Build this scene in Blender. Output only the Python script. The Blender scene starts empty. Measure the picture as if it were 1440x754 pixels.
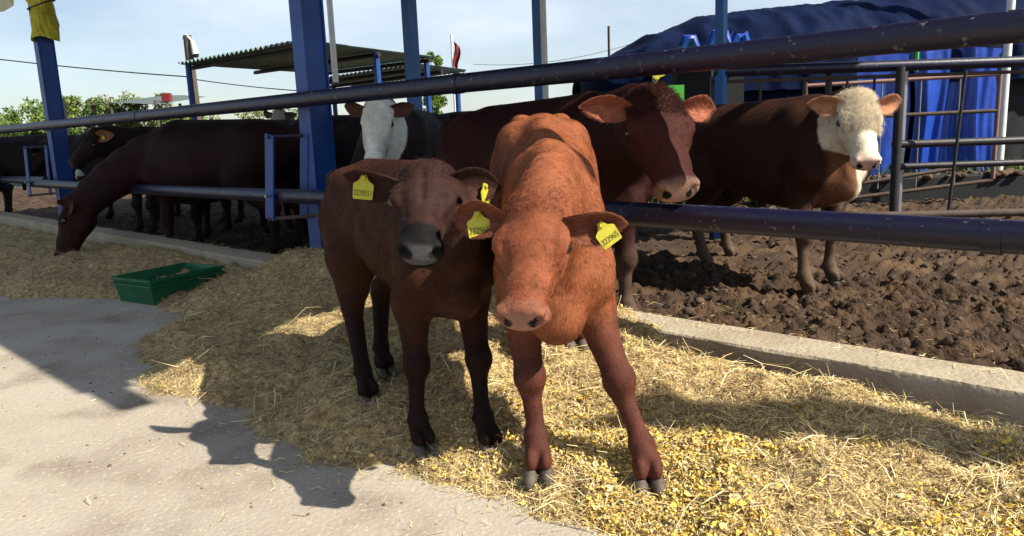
import bpy, math, random
import numpy as np
from mathutils import Vector, Matrix
R=math.radians
random.seed(4); rng=np.random.default_rng(7)
SC=bpy.context.scene
COL=SC.collection

# ------------------------------------------------------------------ camera, sky, sun
cam=bpy.data.cameras.new('camera'); co=bpy.data.objects.new('camera',cam); COL.objects.link(co)
cam.sensor_width=36; cam.sensor_fit='HORIZONTAL'; cam.lens=36*1067/1440; cam.clip_end=2000; cam.clip_start=.05
co.location=(0,0,1.1)
co.matrix_world=Matrix.Translation((0,0,1.1))@Matrix.Rotation(R(90-10.3),4,'X')@Matrix.Rotation(R(-2.3),4,'Z')
SC.camera=co
SUN_H=Vector((.9,-.44,0)).normalized(); SUN_EL=R(43)
w=bpy.data.worlds.new('World'); SC.world=w; w.use_nodes=True
nt=w.node_tree; N=nt.nodes; N.clear()
out=N.new('ShaderNodeOutputWorld'); bg=N.new('ShaderNodeBackground'); sky=N.new('ShaderNodeTexSky')
sky.sky_type='NISHITA'; sky.sun_disc=False; sky.sun_elevation=SUN_EL; sky.sun_rotation=math.atan2(SUN_H.x,SUN_H.y)
sky.air_density=1.0; sky.dust_density=.7; sky.ozone_density=1.2; sky.altitude=200
tc=N.new('ShaderNodeTexCoord'); mp=N.new('ShaderNodeMapping'); mp.inputs['Scale'].default_value=(1,1,3.2)
nz=N.new('ShaderNodeTexNoise'); nz.inputs['Scale'].default_value=1.7; nz.inputs['Detail'].default_value=7; nz.inputs['Roughness'].default_value=.55
rp=N.new('ShaderNodeValToRGB'); rp.color_ramp.elements[0].position=.38; rp.color_ramp.elements[1].position=.72
rp.color_ramp.elements[0].color=(.0,.0,.0,1); rp.color_ramp.elements[1].color=(.62,.62,.62,1)
mx=N.new('ShaderNodeMixRGB'); mx.inputs[2].default_value=(9.5,10.2,11.4,1)
nt.links.new(tc.outputs['Generated'],mp.inputs[0]); nt.links.new(mp.outputs[0],nz.inputs['Vector']); nt.links.new(nz.outputs['Fac'],rp.inputs[0])
nt.links.new(rp.outputs[0],mx.inputs[0]); nt.links.new(sky.outputs[0],mx.inputs[1]); nt.links.new(mx.outputs[0],bg.inputs[0])
bg.inputs[1].default_value=.068; nt.links.new(bg.outputs[0],out.inputs[0])
sl=bpy.data.lights.new('sun','SUN'); sl.energy=5.0; sl.angle=R(.55); sl.color=(1,.93,.80)
so=bpy.data.objects.new('sun',sl); COL.objects.link(so)
sd=Vector((SUN_H.x*math.cos(SUN_EL),SUN_H.y*math.cos(SUN_EL),math.sin(SUN_EL)))
so.rotation_euler=sd.to_track_quat('Z','Y').to_euler(); so.location=sd*30
SC.render.engine='CYCLES'
SC.view_settings.view_transform='Standard'; SC.view_settings.look='None'; SC.view_settings.exposure=0.82; SC.view_settings.gamma=1

# ------------------------------------------------------------------ helpers
DV=np.array([-.725,.689,0.]); NV=np.array([.689,.725,0.])
def sn(s,n,z=0.): return NV*n+DV*s+np.array([0,0,z])
def fdir(): return math.atan2(DV[1],DV[0])
def tag(o,label=None,cat=None,group=None,kind=None):
    if label: o['label']=label
    if cat: o['category']=cat
    if group: o['group']=group
    if kind: o['kind']=kind
    return o
def empty(name,loc=(0,0,0),rz=0):
    o=bpy.data.objects.new(name,None); COL.objects.link(o); o.location=loc; o.rotation_euler=(0,0,rz); o.empty_display_size=.1; return o
def np_mesh(name,V,F):
    """V (n,3), F (m,k) int array or list"""
    me=bpy.data.meshes.new(name); V=np.asarray(V,np.float32)
    if isinstance(F,np.ndarray):
        k=F.shape[1]; me.vertices.add(len(V)); me.vertices.foreach_set('co',V.ravel())
        me.loops.add(F.size); me.loops.foreach_set('vertex_index',F.astype(np.int32).ravel())
        me.polygons.add(len(F)); me.polygons.foreach_set('loop_start',np.arange(len(F),dtype=np.int32)*k)
        me.polygons.foreach_set('loop_total',np.full(len(F),k,np.int32)); me.update(calc_edges=True)
    else:
        me.from_pydata(V.tolist(),[],F); me.update()
    return me
def mobj(name,V,F,mat,parent=None,smooth=False,loc=None):
    me=np_mesh(name,V,F); 
    if mat: me.materials.append(mat)
    if smooth: me.polygons.foreach_set('use_smooth',np.ones(len(me.polygons),bool))
    o=bpy.data.objects.new(name,me); COL.objects.link(o)
    if parent: o.parent=parent
    if loc is not None: o.location=loc
    return o
class MB:
    def __init__(s): s.V=[];s.F=[]
    def add(s,V,F):
        b=len(s.V); s.V+=[tuple(map(float,v)) for v in V]; s.F+=[tuple(int(i)+b for i in f) for f in F]; return s
    def box(s,c,sz,rot=None,bev=0):
        c=np.array(c,float); h=np.array(sz,float)/2
        P=np.array([[x,y,z] for x in(-1,1) for y in(-1,1) for z in(-1,1)],float)*h
        if rot is not None: P=P@np.array(rot).T
        return s.add(P+c,[(0,1,3,2),(4,6,7,5),(0,4,5,1),(2,3,7,6),(0,2,6,4),(1,5,7,3)])
    def tube(s,pts,r,n=12,cap=True):
        pts=np.array(pts,float); r=np.broadcast_to(np.array(r,float),(len(pts),)); V=[];F=[]
        t=np.gradient(pts,axis=0); t/=np.linalg.norm(t,axis=1)[:,None]
        up=np.array([0,0,1.]) if abs(t[0][2])<.9 else np.array([1.,0,0])
        for i,p in enumerate(pts):
            a=np.cross(t[i],up); a/=np.linalg.norm(a); b=np.cross(a,t[i])
            for j in range(n):
                an=2*math.pi*j/n; V.append(p+r[i]*(math.cos(an)*a+math.sin(an)*b))
        for i in range(len(pts)-1):
            for j in range(n): F.append((i*n+j,i*n+(j+1)%n,(i+1)*n+(j+1)%n,(i+1)*n+j))
        if cap: F.append(tuple(range(n))[::-1]); F.append(tuple(range((len(pts)-1)*n,len(pts)*n)))
        return s.add(V,F)
    def build(s,name,mat,parent=None,smooth=False):
        V=np.array(s.V); o=mobj(name,V,s.F,mat,parent)
        if smooth: 
            o.data.polygons.foreach_set('use_smooth',np.ones(len(o.data.polygons),bool))
            try: o.data.set_sharp_from_angle(angle=R(40))
            except Exception: pass
        return o
def bevel(o,wd=.004,seg=2):
    m=o.modifiers.new('b','BEVEL'); m.width=wd; m.segments=seg; m.limit_method='ANGLE'; m.angle_limit=R(40); return o
def rotz(a): c,s=math.cos(a),math.sin(a); return np.array([[c,-s,0],[s,c,0],[0,0,1.]])
def hash2(ix,iy,iz,seed):
    h=(ix.astype(np.int64)*374761393+iy.astype(np.int64)*668265263+iz.astype(np.int64)*2147483647+seed*974634533)&0xffffffff
    h=((h^(h>>13))*1274126177)&0xffffffff; h=h^(h>>16); return (h&0xffffff)/float(0xffffff)
def vnoise(x,y,z=0.,seed=0):
    x,y,z=np.broadcast_arrays(np.asarray(x,float),np.asarray(y,float),np.asarray(z,float))
    ix,iy,iz=np.floor(x),np.floor(y),np.floor(z); fx,fy,fz=x-ix,y-iy,z-iz
    sx,sy,sz=[f*f*(3-2*f) for f in(fx,fy,fz)]; r=0
    for a in(0,1):
        for b in(0,1):
            for c in(0,1):
                r=r+hash2(ix+a,iy+b,iz+c,seed)*(sx if a else 1-sx)*(sy if b else 1-sy)*(sz if c else 1-sz)
    return r
def fbm(x,y,z=0.,seed=0,oct=4):
    r=0;a=.5;t=0
    for o in range(oct): r=r+a*vnoise(np.asarray(x)*2**o,np.asarray(y)*2**o,np.asarray(z)*2**o,seed+o); t+=a; a*=.5
    return r/t
def sstep(a,b,x): t=np.clip((x-a)/(b-a),0,1); return t*t*(3-2*t)
def set_col(me,name,C):
    a=me.attributes.new(name,'FLOAT_COLOR','POINT'); c=np.ones((len(C),4),np.float32); c[:,:3]=C; a.data.foreach_set('color',c.ravel())

# ------------------------------------------------------------------ materials
def mat(name,col=(.5,.5,.5),rough=.6,var=.25,scale=6.,bump=.1,bscale=40.,metal=0.,col2=None,attr=None,spec=.4,sheen=0,coat=0,trans=0):
    m=bpy.data.materials.new(name); m.use_nodes=True; t=m.node_tree; n=t.nodes; b=n['Principled BSDF']
    b.inputs['Roughness'].default_value=rough; b.inputs['Metallic'].default_value=metal; b.inputs['Specular IOR Level'].default_value=spec
    if sheen: b.inputs['Sheen Weight'].default_value=sheen; b.inputs['Sheen Roughness'].default_value=.4
    if coat: b.inputs['Coat Weight'].default_value=coat; b.inputs['Coat Roughness'].default_value=.15
    g=n.new('ShaderNodeNewGeometry'); tcn=n.new('ShaderNodeTexCoord')
    nz=n.new('ShaderNodeTexNoise'); nz.inputs['Scale'].default_value=scale; nz.inputs['Detail'].default_value=6; nz.inputs['Roughness'].default_value=.6
    t.links.new(tcn.outputs['Object'],nz.inputs['Vector'])
    mr=n.new('ShaderNodeMapRange'); mr.inputs[1].default_value=.3; mr.inputs[2].default_value=.7; t.links.new(nz.outputs['Fac'],mr.inputs[0])
    mixn=n.new('ShaderNodeMixRGB')
    if attr:
        at=n.new('ShaderNodeAttribute'); at.attribute_name=attr
        mixn.blend_type='MULTIPLY'; mixn.inputs[0].default_value=1
        t.links.new(at.outputs['Color'],mixn.inputs[1])
        mr.inputs[3].default_value=1-var; mr.inputs[4].default_value=1+var
        t.links.new(mr.outputs[0],mixn.inputs[2])
    else:
        c=np.array(col); c2=np.array(col2) if col2 is not None else np.clip(c*(1-var),0,1)
        mixn.inputs[1].default_value=(*c,1); mixn.inputs[2].default_value=(*c2,1); t.links.new(mr.outputs[0],mixn.inputs[0])
    t.links.new(mixn.outputs[0],b.inputs['Base Color'])
    if trans: b.inputs['Transmission Weight'].default_value=0; b.inputs['Subsurface Weight'].default_value=trans; b.inputs['Subsurface Radius'].default_value=(.01,.004,.002)
    if bump:
        n2=n.new('ShaderNodeTexNoise'); n2.inputs['Scale'].default_value=bscale; n2.inputs['Detail'].default_value=5; t.links.new(tcn.outputs['Object'],n2.inputs['Vector'])
        bp=n.new('ShaderNodeBump'); bp.inputs['Strength'].default_value=bump; bp.inputs['Distance'].default_value=.02; t.links.new(n2.outputs['Fac'],bp.inputs['Height']); t.links.new(bp.outputs[0],b.inputs['Normal'])
    return m
def worn_paint(name,col,chip,rough=.35,amount=.66,scale=14):
    m=mat(name,col,rough,.35,3,.06,30,spec=.5); t=m.node_tree; n=t.nodes; b=n['Principled BSDF']
    src=b.inputs['Base Color'].links[0].from_socket; tcn=[x for x in n if x.bl_idname=='ShaderNodeTexCoord'][0]
    nz=n.new('ShaderNodeTexNoise'); nz.inputs['Scale'].default_value=scale; nz.inputs['Detail'].default_value=9; nz.inputs['Roughness'].default_value=.7
    t.links.new(tcn.outputs['Object'],nz.inputs['Vector'])
    r=n.new('ShaderNodeValToRGB'); r.color_ramp.elements[0].position=amount; r.color_ramp.elements[1].position=amount+.03; t.links.new(nz.outputs['Fac'],r.inputs[0])
    mx=n.new('ShaderNodeMixRGB'); t.links.new(r.outputs[0],mx.inputs[0]); t.links.new(src,mx.inputs[1]); mx.inputs[2].default_value=(*chip,1); t.links.new(mx.outputs[0],b.inputs['Base Color'])
    return m
M={}
M['navy']=worn_paint('navy_pipe_paint',(.0068,.0066,.033),(.13,.11,.13),.42,.61,26)
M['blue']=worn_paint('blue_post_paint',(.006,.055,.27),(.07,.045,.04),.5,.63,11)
M['blue_lit']=worn_paint('sunlit_blue_paint',(.025,.14,.44),(.10,.08,.08),.45,.66,11)  # sunlit look put into the colour; the back posts stand in roof shade
M['white']=mat('white_paint',(.78,.78,.76),.5,.15,8,.05)
M['steel']=mat('galvanised_steel',(.35,.36,.38),.4,.3,8,.05,metal=.7)
M['rust']=mat('rusty_pipe',(.10,.065,.05),.75,.45,10,.25,60)
M['pinkpipe']=mat('faded_pink_pipe',(.30,.17,.14),.6,.3,10,.1)
M['darkpipe']=mat('dark_pipe',(.03,.025,.03),.5,.3,10,.1)
M['curb']=mat('curb_concrete',(.42,.36,.26),.9,.4,5,.5,45,col2=(.30,.24,.165))
M['tarp']=mat('navy_tarpaulin',(.0045,.012,.048),.75,.4,2.5,.3,7,spec=.06)
M['bluetarp']=mat('blue_tarpaulin',(.008,.06,.42),.42,.4,3,.3,12,spec=.5)
M['yellowtarp']=mat('yellow_tarpaulin',(.55,.48,.03),.5,.35,9,.4,30)
M['paletarp']=mat('pale_yellow_sheet',(.6,.58,.3),.5,.3,5,.3,20)
M['sheet']=mat('corrugated_steel_sheet',(.24,.34,.32),.45,.4,1.6,.1,30,metal=.3)
M['greysheet']=mat('grey_green_sheet',(.10,.125,.115),.7,.3,2,.1)
M['green']=mat('green_plastic',(.009,.13,.05),.38,.3,7,.08,40)
M['dkgreen']=mat('green_trailer_paint',(.08,.45,.06),.45,.3,5,.05)
M['dark']=mat('dark_net',(.012,.014,.016),.8,.4,5,.1)
M['wood']=mat('weathered_timber',(.12,.095,.07),.9,.4,8,.3)
M['red']=mat('red_paint',(.25,.025,.025),.5,.3,8,.05)
M['black']=mat('black_cable',(.012,.012,.012),.6,.2,8,0)
M['coat']=mat('short_coat',attr='coat',rough=.72,var=.2,scale=20,bump=.12,bscale=110,spec=.12)
M['hair']=mat('hair_strand',attr='coat',rough=.5,var=.2,scale=40,bump=0,spec=.17)
M['eye']=mat('dark_eye',(.008,.005,.004),.06,.1,5,0,spec=.7)
M['horn']=mat('hoof_horn',(.11,.085,.065),.6,.5,14,.3,60)
M['tagy']=mat('yellow_tag_plastic',(.52,.47,.035),.5,.3,30,.03,trans=.0)
M['ink']=mat('black_tag_ink',(.09,.10,.01),.6,.1,5,0)
M['straw']=mat('dry_straw',attr='coat',rough=.65,var=.1,scale=9,bump=0,spec=.3)
M['leaf']=mat('foliage',attr='coat',rough=.55,var=.2,scale=3,bump=0,spec=.3)

# ------------------------------------------------------------------ ground, pen floor, curb
def ground_mat():
    m=mat('worn_concrete',(.42,.37,.30),.85,.3,1.3,.3,55,col2=(.30,.255,.20)); t=m.node_tree; n=t.nodes; b=n['Principled BSDF']
    src=b.inputs['Base Color'].links[0].from_socket; tcn=[x for x in n if x.bl_idname=='ShaderNodeTexCoord'][0]
    for sc,lo,hi,c,f in ((2.6,.50,.68,(.20,.16,.115),.7),(34,.66,.70,(.18,.14,.10),.6),(.6,.5,.75,(.44,.41,.36),.6),(60,.60,.66,(.52,.47,.33),.7)):
        nz=n.new('ShaderNodeTexNoise'); nz.inputs['Scale'].default_value=sc; nz.inputs['Detail'].default_value=8; t.links.new(tcn.outputs['Object'],nz.inputs['Vector'])
        r=n.new('ShaderNodeValToRGB'); r.color_ramp.elements[0].position=lo; r.color_ramp.elements[1].position=hi; r.color_ramp.elements[1].color=(f,f,f,1); t.links.new(nz.outputs['Fac'],r.inputs[0])
        mx=n.new('ShaderNodeMixRGB'); t.links.new(r.outputs[0],mx.inputs[0]); t.links.new(src,mx.inputs[1]); mx.inputs[2].default_value=(*c,1); src=mx.outputs[0]
    t.links.new(src,b.inputs['Base Color']); return m
M['concrete']=ground_mat()
M['field']=mat('earth_and_grass',(.10,.098,.075),.95,.5,.5,.4,6,col2=(.06,.075,.04))
g=MB(); g.add([(-600,-400,-.13),(600,-400,-.13),(600,900,-.13),(-600,900,-.13)],[(0,1,2,3)])
tag(g.build('ground',M['field']),kind='structure')
g=MB(); a,b,c,d=sn(-14,2.82,0),sn(22,2.82,0),sn(22,-9,0),sn(-14,-9,0); g.add([a,b,c,d],[(0,1,2,3)])
tag(g.build('concrete_alley',M['concrete']),kind='structure')

# straw pile height field
EDGE=np.array([(2.9,-.6),(.9,1.35),(.24,1.9),(.13,1.99),(-.03,2.08),(-.21,2.21),(-.45,2.36),(-.59,2.31),(-.75,2.43),(-1.2,3.0),(-1.75,3.35),(-2.2,4.2),(-2.1,4.7),(-2.42,5.08),(-2.9,5.42),(-3.75,5.55),(-6,7.6),(-9.5,10.9)])
def edge_dist(x,y):
    p=np.stack([x,y],-1); best=np.full(x.shape,1e9)
    for a,b in zip(EDGE[:-1],EDGE[1:]):
        e=b-a; t=np.clip(((p-a)@e)/(e@e),0,1); q=a+t[...,None]*e; dd=np.hypot(*(np.moveaxis(p-q,-1,0)))
        best=np.minimum(best,dd)
    # inside if between the polyline and the curb: compare n with the polyline n at same s
    s=p@DV[:2]; n=p@NV[:2]; es=EDGE@DV[:2]; en=EDGE@NV[:2]; o=np.argsort(es); nn=np.interp(s,es[o],en[o])
    return np.where(n>nn,best,-best)
MOUNDS=[(-.3,2.7,.45,.03),(.25,2.5,.6,.035),(.80,2.95,.30,.10),(1.25,2.45,.32,.09),(.95,2.15,.35,.03),(-1.1,3.9,.5,.06),(-1.55,5.0,.5,.06),(-3.4,6.6,.7,.06),(.45,3.25,.3,.05),(-1.0,4.6,.5,.05),(1.7,1.7,.3,.06)]
def pile_h(x,y):
    x=np.asarray(x,float); y=np.asarray(y,float)
    e=edge_dist(x+.22*(fbm(x*5,y*5,0,31,4)-.5),y+.22*(fbm(x*5,y*5,0,37,4)-.5))
    h=.055*sstep(-.03,.28,e)+.002+.035*sstep(.2,.9,e)
    for mx_,my_,sg,a in MOUNDS: h=h+a*np.exp(-((x-mx_)**2+(y-my_)**2)/(2*sg*sg))*sstep(0,.3,e)
    h=h+(fbm(x*3,y*3,0,11,3)-.5)*.10*sstep(0,.3,e)+(fbm(x*13,y*13,0,5,3)-.5)*.05*sstep(-.02,.1,e)
    n_=x*NV[0]+y*NV[1]; s_=x*DV[0]+y*DV[1]; h=h*(1-.5*sstep(2.42,2.72,n_)*sstep(1.9,1.4,s_)); h=h+(.17+.05*(fbm(s_*3,n_*3,0,19,2)-.5))*np.exp(-((n_-2.74)/.36)**2)*sstep(1.75,2.3,s_)*sstep(5.3,4.6,s_)+(fbm(x*6.5,y*6.5,0,15,2)-.5)*.05*sstep(.05,.3,e); h=h-.03*sstep(.05,-.05,e); return np.where(e>-.08,h,-.03)
def pile_bed(x,y):
    h=pile_h(x,y); n_=x*NV[0]+y*NV[1]; return np.where(n_>2.80,np.where(h>.19,h,-.05),h)
def hz(x,y): return float(pile_h(np.array([x]),np.array([y]))[0])
def grid_obj(name,ss,ns,zf,mat_,colf=None):
    S_,N_=np.meshgrid(ss,ns,indexing='ij'); X=NV[0]*N_+DV[0]*S_; Y=NV[1]*N_+DV[1]*S_; Z=zf(X,Y)
    V=np.stack([X,Y,Z],-1).reshape(-1,3); a,b=len(ss),len(ns); I=np.arange(a*b).reshape(a,b)
    F=np.stack([I[:-1,:-1],I[:-1,1:],I[1:,1:],I[1:,:-1]],-1).reshape(-1,4)
    o=mobj(name,V,F,mat_,smooth=True)
    if colf is not None: set_col(o.data,'coat',colf(V))
    return o,V,F
def straw_ground_mat():
    m=mat('matted_straw',(.46,.34,.16),.9,.4,22,.9,70,col2=(.28,.19,.09)); t=m.node_tree; n=t.nodes; b=n['Principled BSDF']
    src=b.inputs['Base Color'].links[0].from_socket; tcn=[x for x in n if x.bl_idname=='ShaderNodeTexCoord'][0]
    nz=n.new('ShaderNodeTexVoronoi'); nz.inputs['Scale'].default_value=55; t.links.new(tcn.outputs['Object'],nz.inputs['Vector'])
    hs=n.new('ShaderNodeHueSaturation'); t.links.new(src,hs.inputs['Color']); mr=n.new('ShaderNodeMapRange'); mr.inputs[3].default_value=.55; mr.inputs[4].default_value=1.5
    sp=n.new('ShaderNodeSeparateColor'); t.links.new(nz.outputs['Color'],sp.inputs[0]); t.links.new(sp.outputs[0],mr.inputs[0]); t.links.new(mr.outputs[0],hs.inputs['Value'])
    t.links.new(hs.outputs[0],b.inputs['Base Color']); return m
M['strawbed']=straw_ground_mat()
so_,SV,SF=grid_obj('straw_bed',np.concatenate([np.arange(-2.2,6,.022),np.arange(6,13,.06)]),np.arange(.3,3.36,.022),pile_bed,M['strawbed'])
keep=(SV[SF][:,:,2]>-.002).any(1); me=np_mesh('straw_bed',SV,SF[keep]); me.materials.append(M['strawbed']); me.polygons.foreach_set('use_smooth',np.ones(len(me.polygons),bool)); so_.data=me
tag(so_,'matted straw and chopped fodder heaped along the curb','straw',kind='stuff')

# loose straw
def strips(n,px,py,pz,length,width,cols,tilt,name,seed):
    r=np.random.default_rng(seed); a=r.uniform(0,2*np.pi,n); tl=r.normal(0,tilt,n); d=np.stack([np.cos(a)*np.cos(tl),np.sin(a)*np.cos(tl),np.sin(tl)],-1)
    sd=np.stack([-np.sin(a),np.cos(a),r.normal(0,.5,n)],-1); sd/=np.linalg.norm(sd,axis=1)[:,None]
    c=np.stack([px,py,pz],-1); bend=r.normal(0,.12,(n,1))*length[:,None]*np.cross(d,sd)+r.normal(0,.12,(n,1))*length[:,None]*sd
    p0=c-d*length[:,None]/2; p1=c+bend; p2=c+d*length[:,None]/2; w=sd*width[:,None]/2
    V=np.stack([p0-w*.6,p0+w*.6,p1-w,p1+w,p2-w*.5,p2+w*.5],1).reshape(-1,3)
    b=np.arange(n)[:,None]*6; F=np.concatenate([b+np.array([0,1,3,2]),b+np.array([2,3,5,4])],1).reshape(-1,4)
    o=mobj(name,V,F,M['straw']); set_col(o.data,'coat',np.repeat(cols,6,0)); return o
def rand_pile(n,seed,near=True):
    r=np.random.default_rng(seed); xs=[];ys=[];k=0
    while k<n:
        s=r.uniform(-2.2,12.5,n*3); nn=np.where(r.random(n*3)<.06,r.uniform(2.8,3.1,n*3),r.uniform(.3,2.8,n*3)); p=NV[:2]*nn[:,None]+DV[:2]*s[:,None]
        dist=np.hypot(p[:,0],p[:,1]); ok=(r.random(n*3)<np.clip((2.2/np.maximum(dist,.5))**1.5,0,1))&(p[:,1]>.9)&(edge_dist(p[:,0],p[:,1])>-.03)&((nn<2.79)|(pile_h(p[:,0],p[:,1])>.19))
        xs.append(p[ok,0]); ys.append(p[ok,1]); k+=ok.sum()
    return np.concatenate(xs)[:n],np.concatenate(ys)[:n]
def straw_cols(n,seed):
    r=np.random.default_rng(seed); base=np.array([(.78,.62,.30),(.68,.50,.21),(.50,.35,.15),(.82,.70,.42),(.42,.34,.12),(.28,.18,.09)]); c=base[r.choice(6,n,p=[.28,.26,.16,.14,.09,.07])]; return c*r.uniform(.75,1.2,(n,1))
nS=125000; x,y=rand_pile(nS,1); L_=np.where(rng.random(nS)<.10,rng.gamma(3.,.02,nS)+.02,rng.gamma(2.2,.0075,nS)+.008); z=pile_h(x,y)+rng.uniform(.001,.016,nS)
tag(strips(nS,x,y,z,L_,rng.uniform(.0013,.0030,nS),straw_cols(nS,2)*(1-.35*sstep(1.8,3.2,x*DV[0]+y*DV[1]+.8*(fbm(x*3,y*3,0,88,2)-.5)))[:,None],.36,'loose_straw',3),'loose golden straw stalks scattered over the fodder heap','straw',kind='stuff')  # stalks darken toward the left: shade put into their colour
x,y=rand_pile(1300,55); tag(strips(1300,x,y,pile_h(x,y)+rng.uniform(.008,.03,1300),rng.uniform(.07,.2,1300),rng.uniform(.002,.004,1300),straw_cols(1300,56),.22,'long_straw',57),'long pale straw stems tangled on top of the heap','straw',kind='stuff')
# yellow flaked corn, thick at the right hand end
nC=90000; x,y=rand_pile(nC,9); s_=x*DV[0]+y*DV[1]; n_=x*NV[0]+y*NV[1]
pr=sstep(2.1,.9,s_)*(.25+.75*sstep(2.5,1.8,n_))*sstep(.43,.58,fbm(x*4.2,y*4.2,0,77,4)+.17*sstep(1.5,.6,s_)*sstep(2.3,1.7,n_))+.02
k=rng.random(nC)<pr; x,y=x[k],y[k]; nC=len(x); rr=rng.gamma(5,.0008,nC)+.0016; z=pile_h(x,y)+rng.uniform(.004,.02,nC)
ang=np.arange(5)*2*np.pi/5; nrm=np.stack([rng.normal(0,.55,nC),rng.normal(0,.55,nC),np.ones(nC)],-1); nrm/=np.linalg.norm(nrm,axis=1)[:,None]
ta=np.cross(nrm,[0,1,.1]); ta/=np.linalg.norm(ta,axis=1)[:,None]; tb=np.cross(nrm,ta)
ring=(ta[:,None]*np.cos(ang)[None,:,None]+tb[:,None]*np.sin(ang)[None,:,None])*(rr[:,None,None]*rng.uniform(.7,1.2,(nC,5,1)))+nrm[:,None]*rng.normal(0,.003,(nC,5,1))
V=np.concatenate([(np.stack([x,y,z],-1)[:,None]+ring),(np.stack([x,y,z],-1)+nrm*.003)[:,None]],1).reshape(-1,3)
b=np.arange(nC)[:,None]*6; F=np.concatenate([b+np.array([i,(i+1)%5,5]) for i in range(5)],1).reshape(-1,3)
o=mobj('corn_flakes',V,F,M['straw']); base=np.array([(.70,.49,.09),(.72,.57,.18),(.60,.37,.06),(.66,.55,.30)]); set_col(o.data,'coat',np.repeat(base[rng.choice(4,nC,p=[.4,.25,.2,.15])]*rng.uniform(.8,1.1,(nC,1)),6,0))
tag(o,'yellow flaked corn feed spilled thickly over the straw','feed',kind='stuff')
# sparse litter on the concrete
n=9000; s_=rng.uniform(-1.5,7,n); n_=rng.uniform(-.4,2.6,n); P=NV[:2]*n_[:,None]+DV[:2]*s_[:,None]; e=edge_dist(P[:,0],P[:,1]); k=(e<.02)&(rng.random(n)<.05+np.exp(e/.12)*.9)&(P[:,1]>.8); P=P[k]; n=len(P)
tag(strips(n,P[:,0],P[:,1],rng.uniform(.003,.006,n),rng.gamma(2.5,.011,n)+.006,rng.uniform(.0015,.004,n),straw_cols(n,5),.05,'straw_litter',6),'stray straw bits littering the grey concrete alley','straw',kind='stuff')
def lumps(name,P,r,cols,matn,seed,flat=.6):
    q=np.random.default_rng(seed); t=(1+5**.5)/2
    IV=np.array([(-1,t,0),(1,t,0),(-1,-t,0),(1,-t,0),(0,-1,t),(0,1,t),(0,-1,-t),(0,1,-t),(t,0,-1),(t,0,1),(-t,0,-1),(-t,0,1)],float); IV/=np.linalg.norm(IV[0])
    IF=np.array([(0,11,5),(0,5,1),(0,1,7),(0,7,10),(0,10,11),(1,5,9),(5,11,4),(11,10,2),(10,7,6),(7,1,8),(3,9,4),(3,4,2),(3,2,6),(3,6,8),(3,8,9),(4,9,5),(2,4,11),(6,2,10),(8,6,7),(9,8,1)])
    n=len(P); V=IV[None]*r[:,None,None]*q.uniform(.65,1.25,(n,12,1)); V[:,:,2]*=flat; a=q.uniform(0,6.3,n); c,s=np.cos(a)[:,None],np.sin(a)[:,None]
    V=np.stack([V[:,:,0]*c-V[:,:,1]*s,V[:,:,0]*s+V[:,:,1]*c,V[:,:,2]],-1)+P[:,None]; F=(np.arange(n)[:,None,None]*12+IF[None]).reshape(-1,3)
    o=mobj(name,V.reshape(-1,3),F,matn); set_col(o.data,'coat',np.repeat(cols,12,0)); return o
n=420; s_=rng.uniform(-1.2,6,n); n_=rng.uniform(-.3,2.4,n); P=NV[:2]*n_[:,None]+DV[:2]*s_[:,None]; k=(edge_dist(P[:,0],P[:,1])<0)&(P[:,1]>.8); P=P[k]; P=np.c_[P,np.full(len(P),.002)]
tag(lumps('grit',P,rng.uniform(.002,.007,len(P)),np.tile([(.12,.09,.06)],(len(P),1))*rng.uniform(.5,1.8,(len(P),1)),M['straw'],8),'small dark crumbs of dung and grit on the concrete','grit',kind='stuff')

# mud in the pen
def mud_z(x,y):
    a=fbm(x*7,y*7,0,51,4); b=fbm(x*19,y*19,0,61,3); rg=1-np.abs(2*fbm(x*6,y*6,0,71,3)-1); r2=np.abs(2*fbm(x*15,y*15,0,81,3)-1)
    return -.005+.085*a+.06*(b-.5)-.05*rg+.035*r2+.045*(vnoise(x*42,y*42,0,83)-.5)+.05*(fbm(x*1.3,y*1.3,0,3,2)-.5)
def mud_mat():
    m=mat('trodden_mud',(.066,.036,.016),.92,.5,5,.9,60,col2=(.030,.016,.009)); t=m.node_tree; n=t.nodes; b=n['Principled BSDF']
    src=b.inputs['Base Color'].links[0].from_socket; g=n.new('ShaderNodeNewGeometry'); sx=n.new('ShaderNodeSeparateXYZ'); t.links.new(g.outputs['Position'],sx.inputs[0])
    tcn=[x for x in n if x.bl_idname=='ShaderNodeTexCoord'][0]; nz=n.new('ShaderNodeTexNoise'); nz.inputs['Scale'].default_value=2.3; nz.inputs['Detail'].default_value=6; t.links.new(tcn.outputs['Object'],nz.inputs['Vector'])
    r=n.new('ShaderNodeValToRGB'); r.color_ramp.elements[0].position=.48; r.color_ramp.elements[1].position=.68; t.links.new(nz.outputs['Fac'],r.inputs[0])
    mx=n.new('ShaderNodeMixRGB'); t.links.new(r.outputs[0],mx.inputs[0]); t.links.new(src,mx.inputs[1]); mx.inputs[2].default_value=(.11,.064,.029,1); t.links.new(mx.outputs[0],b.inputs['Base Color'])
    return m
M['mud']=mud_mat(); M['clod']=mat('mud_clod',attr='coat',rough=.92,var=.25,scale=12,bump=.6,bscale=80)
mo,_,_=grid_obj('mud_floor',np.concatenate([np.arange(-2.6,3.6,.0165),np.arange(3.6,13,.07),np.arange(13,26,.4)]),np.concatenate([np.arange(3.0,5.4,.0165),np.arange(5.4,16,.09)]),mud_z,M['mud'])
tag(mo,kind='structure')
n=4200; s_=rng.uniform(-2.8,4.6,n); n_=3.12+rng.random(n)**1.5*4.; P=NV[:2]*n_[:,None]+DV[:2]*s_[:,None]; P=np.c_[P,mud_z(P[:,0],P[:,1])-.004]
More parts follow.
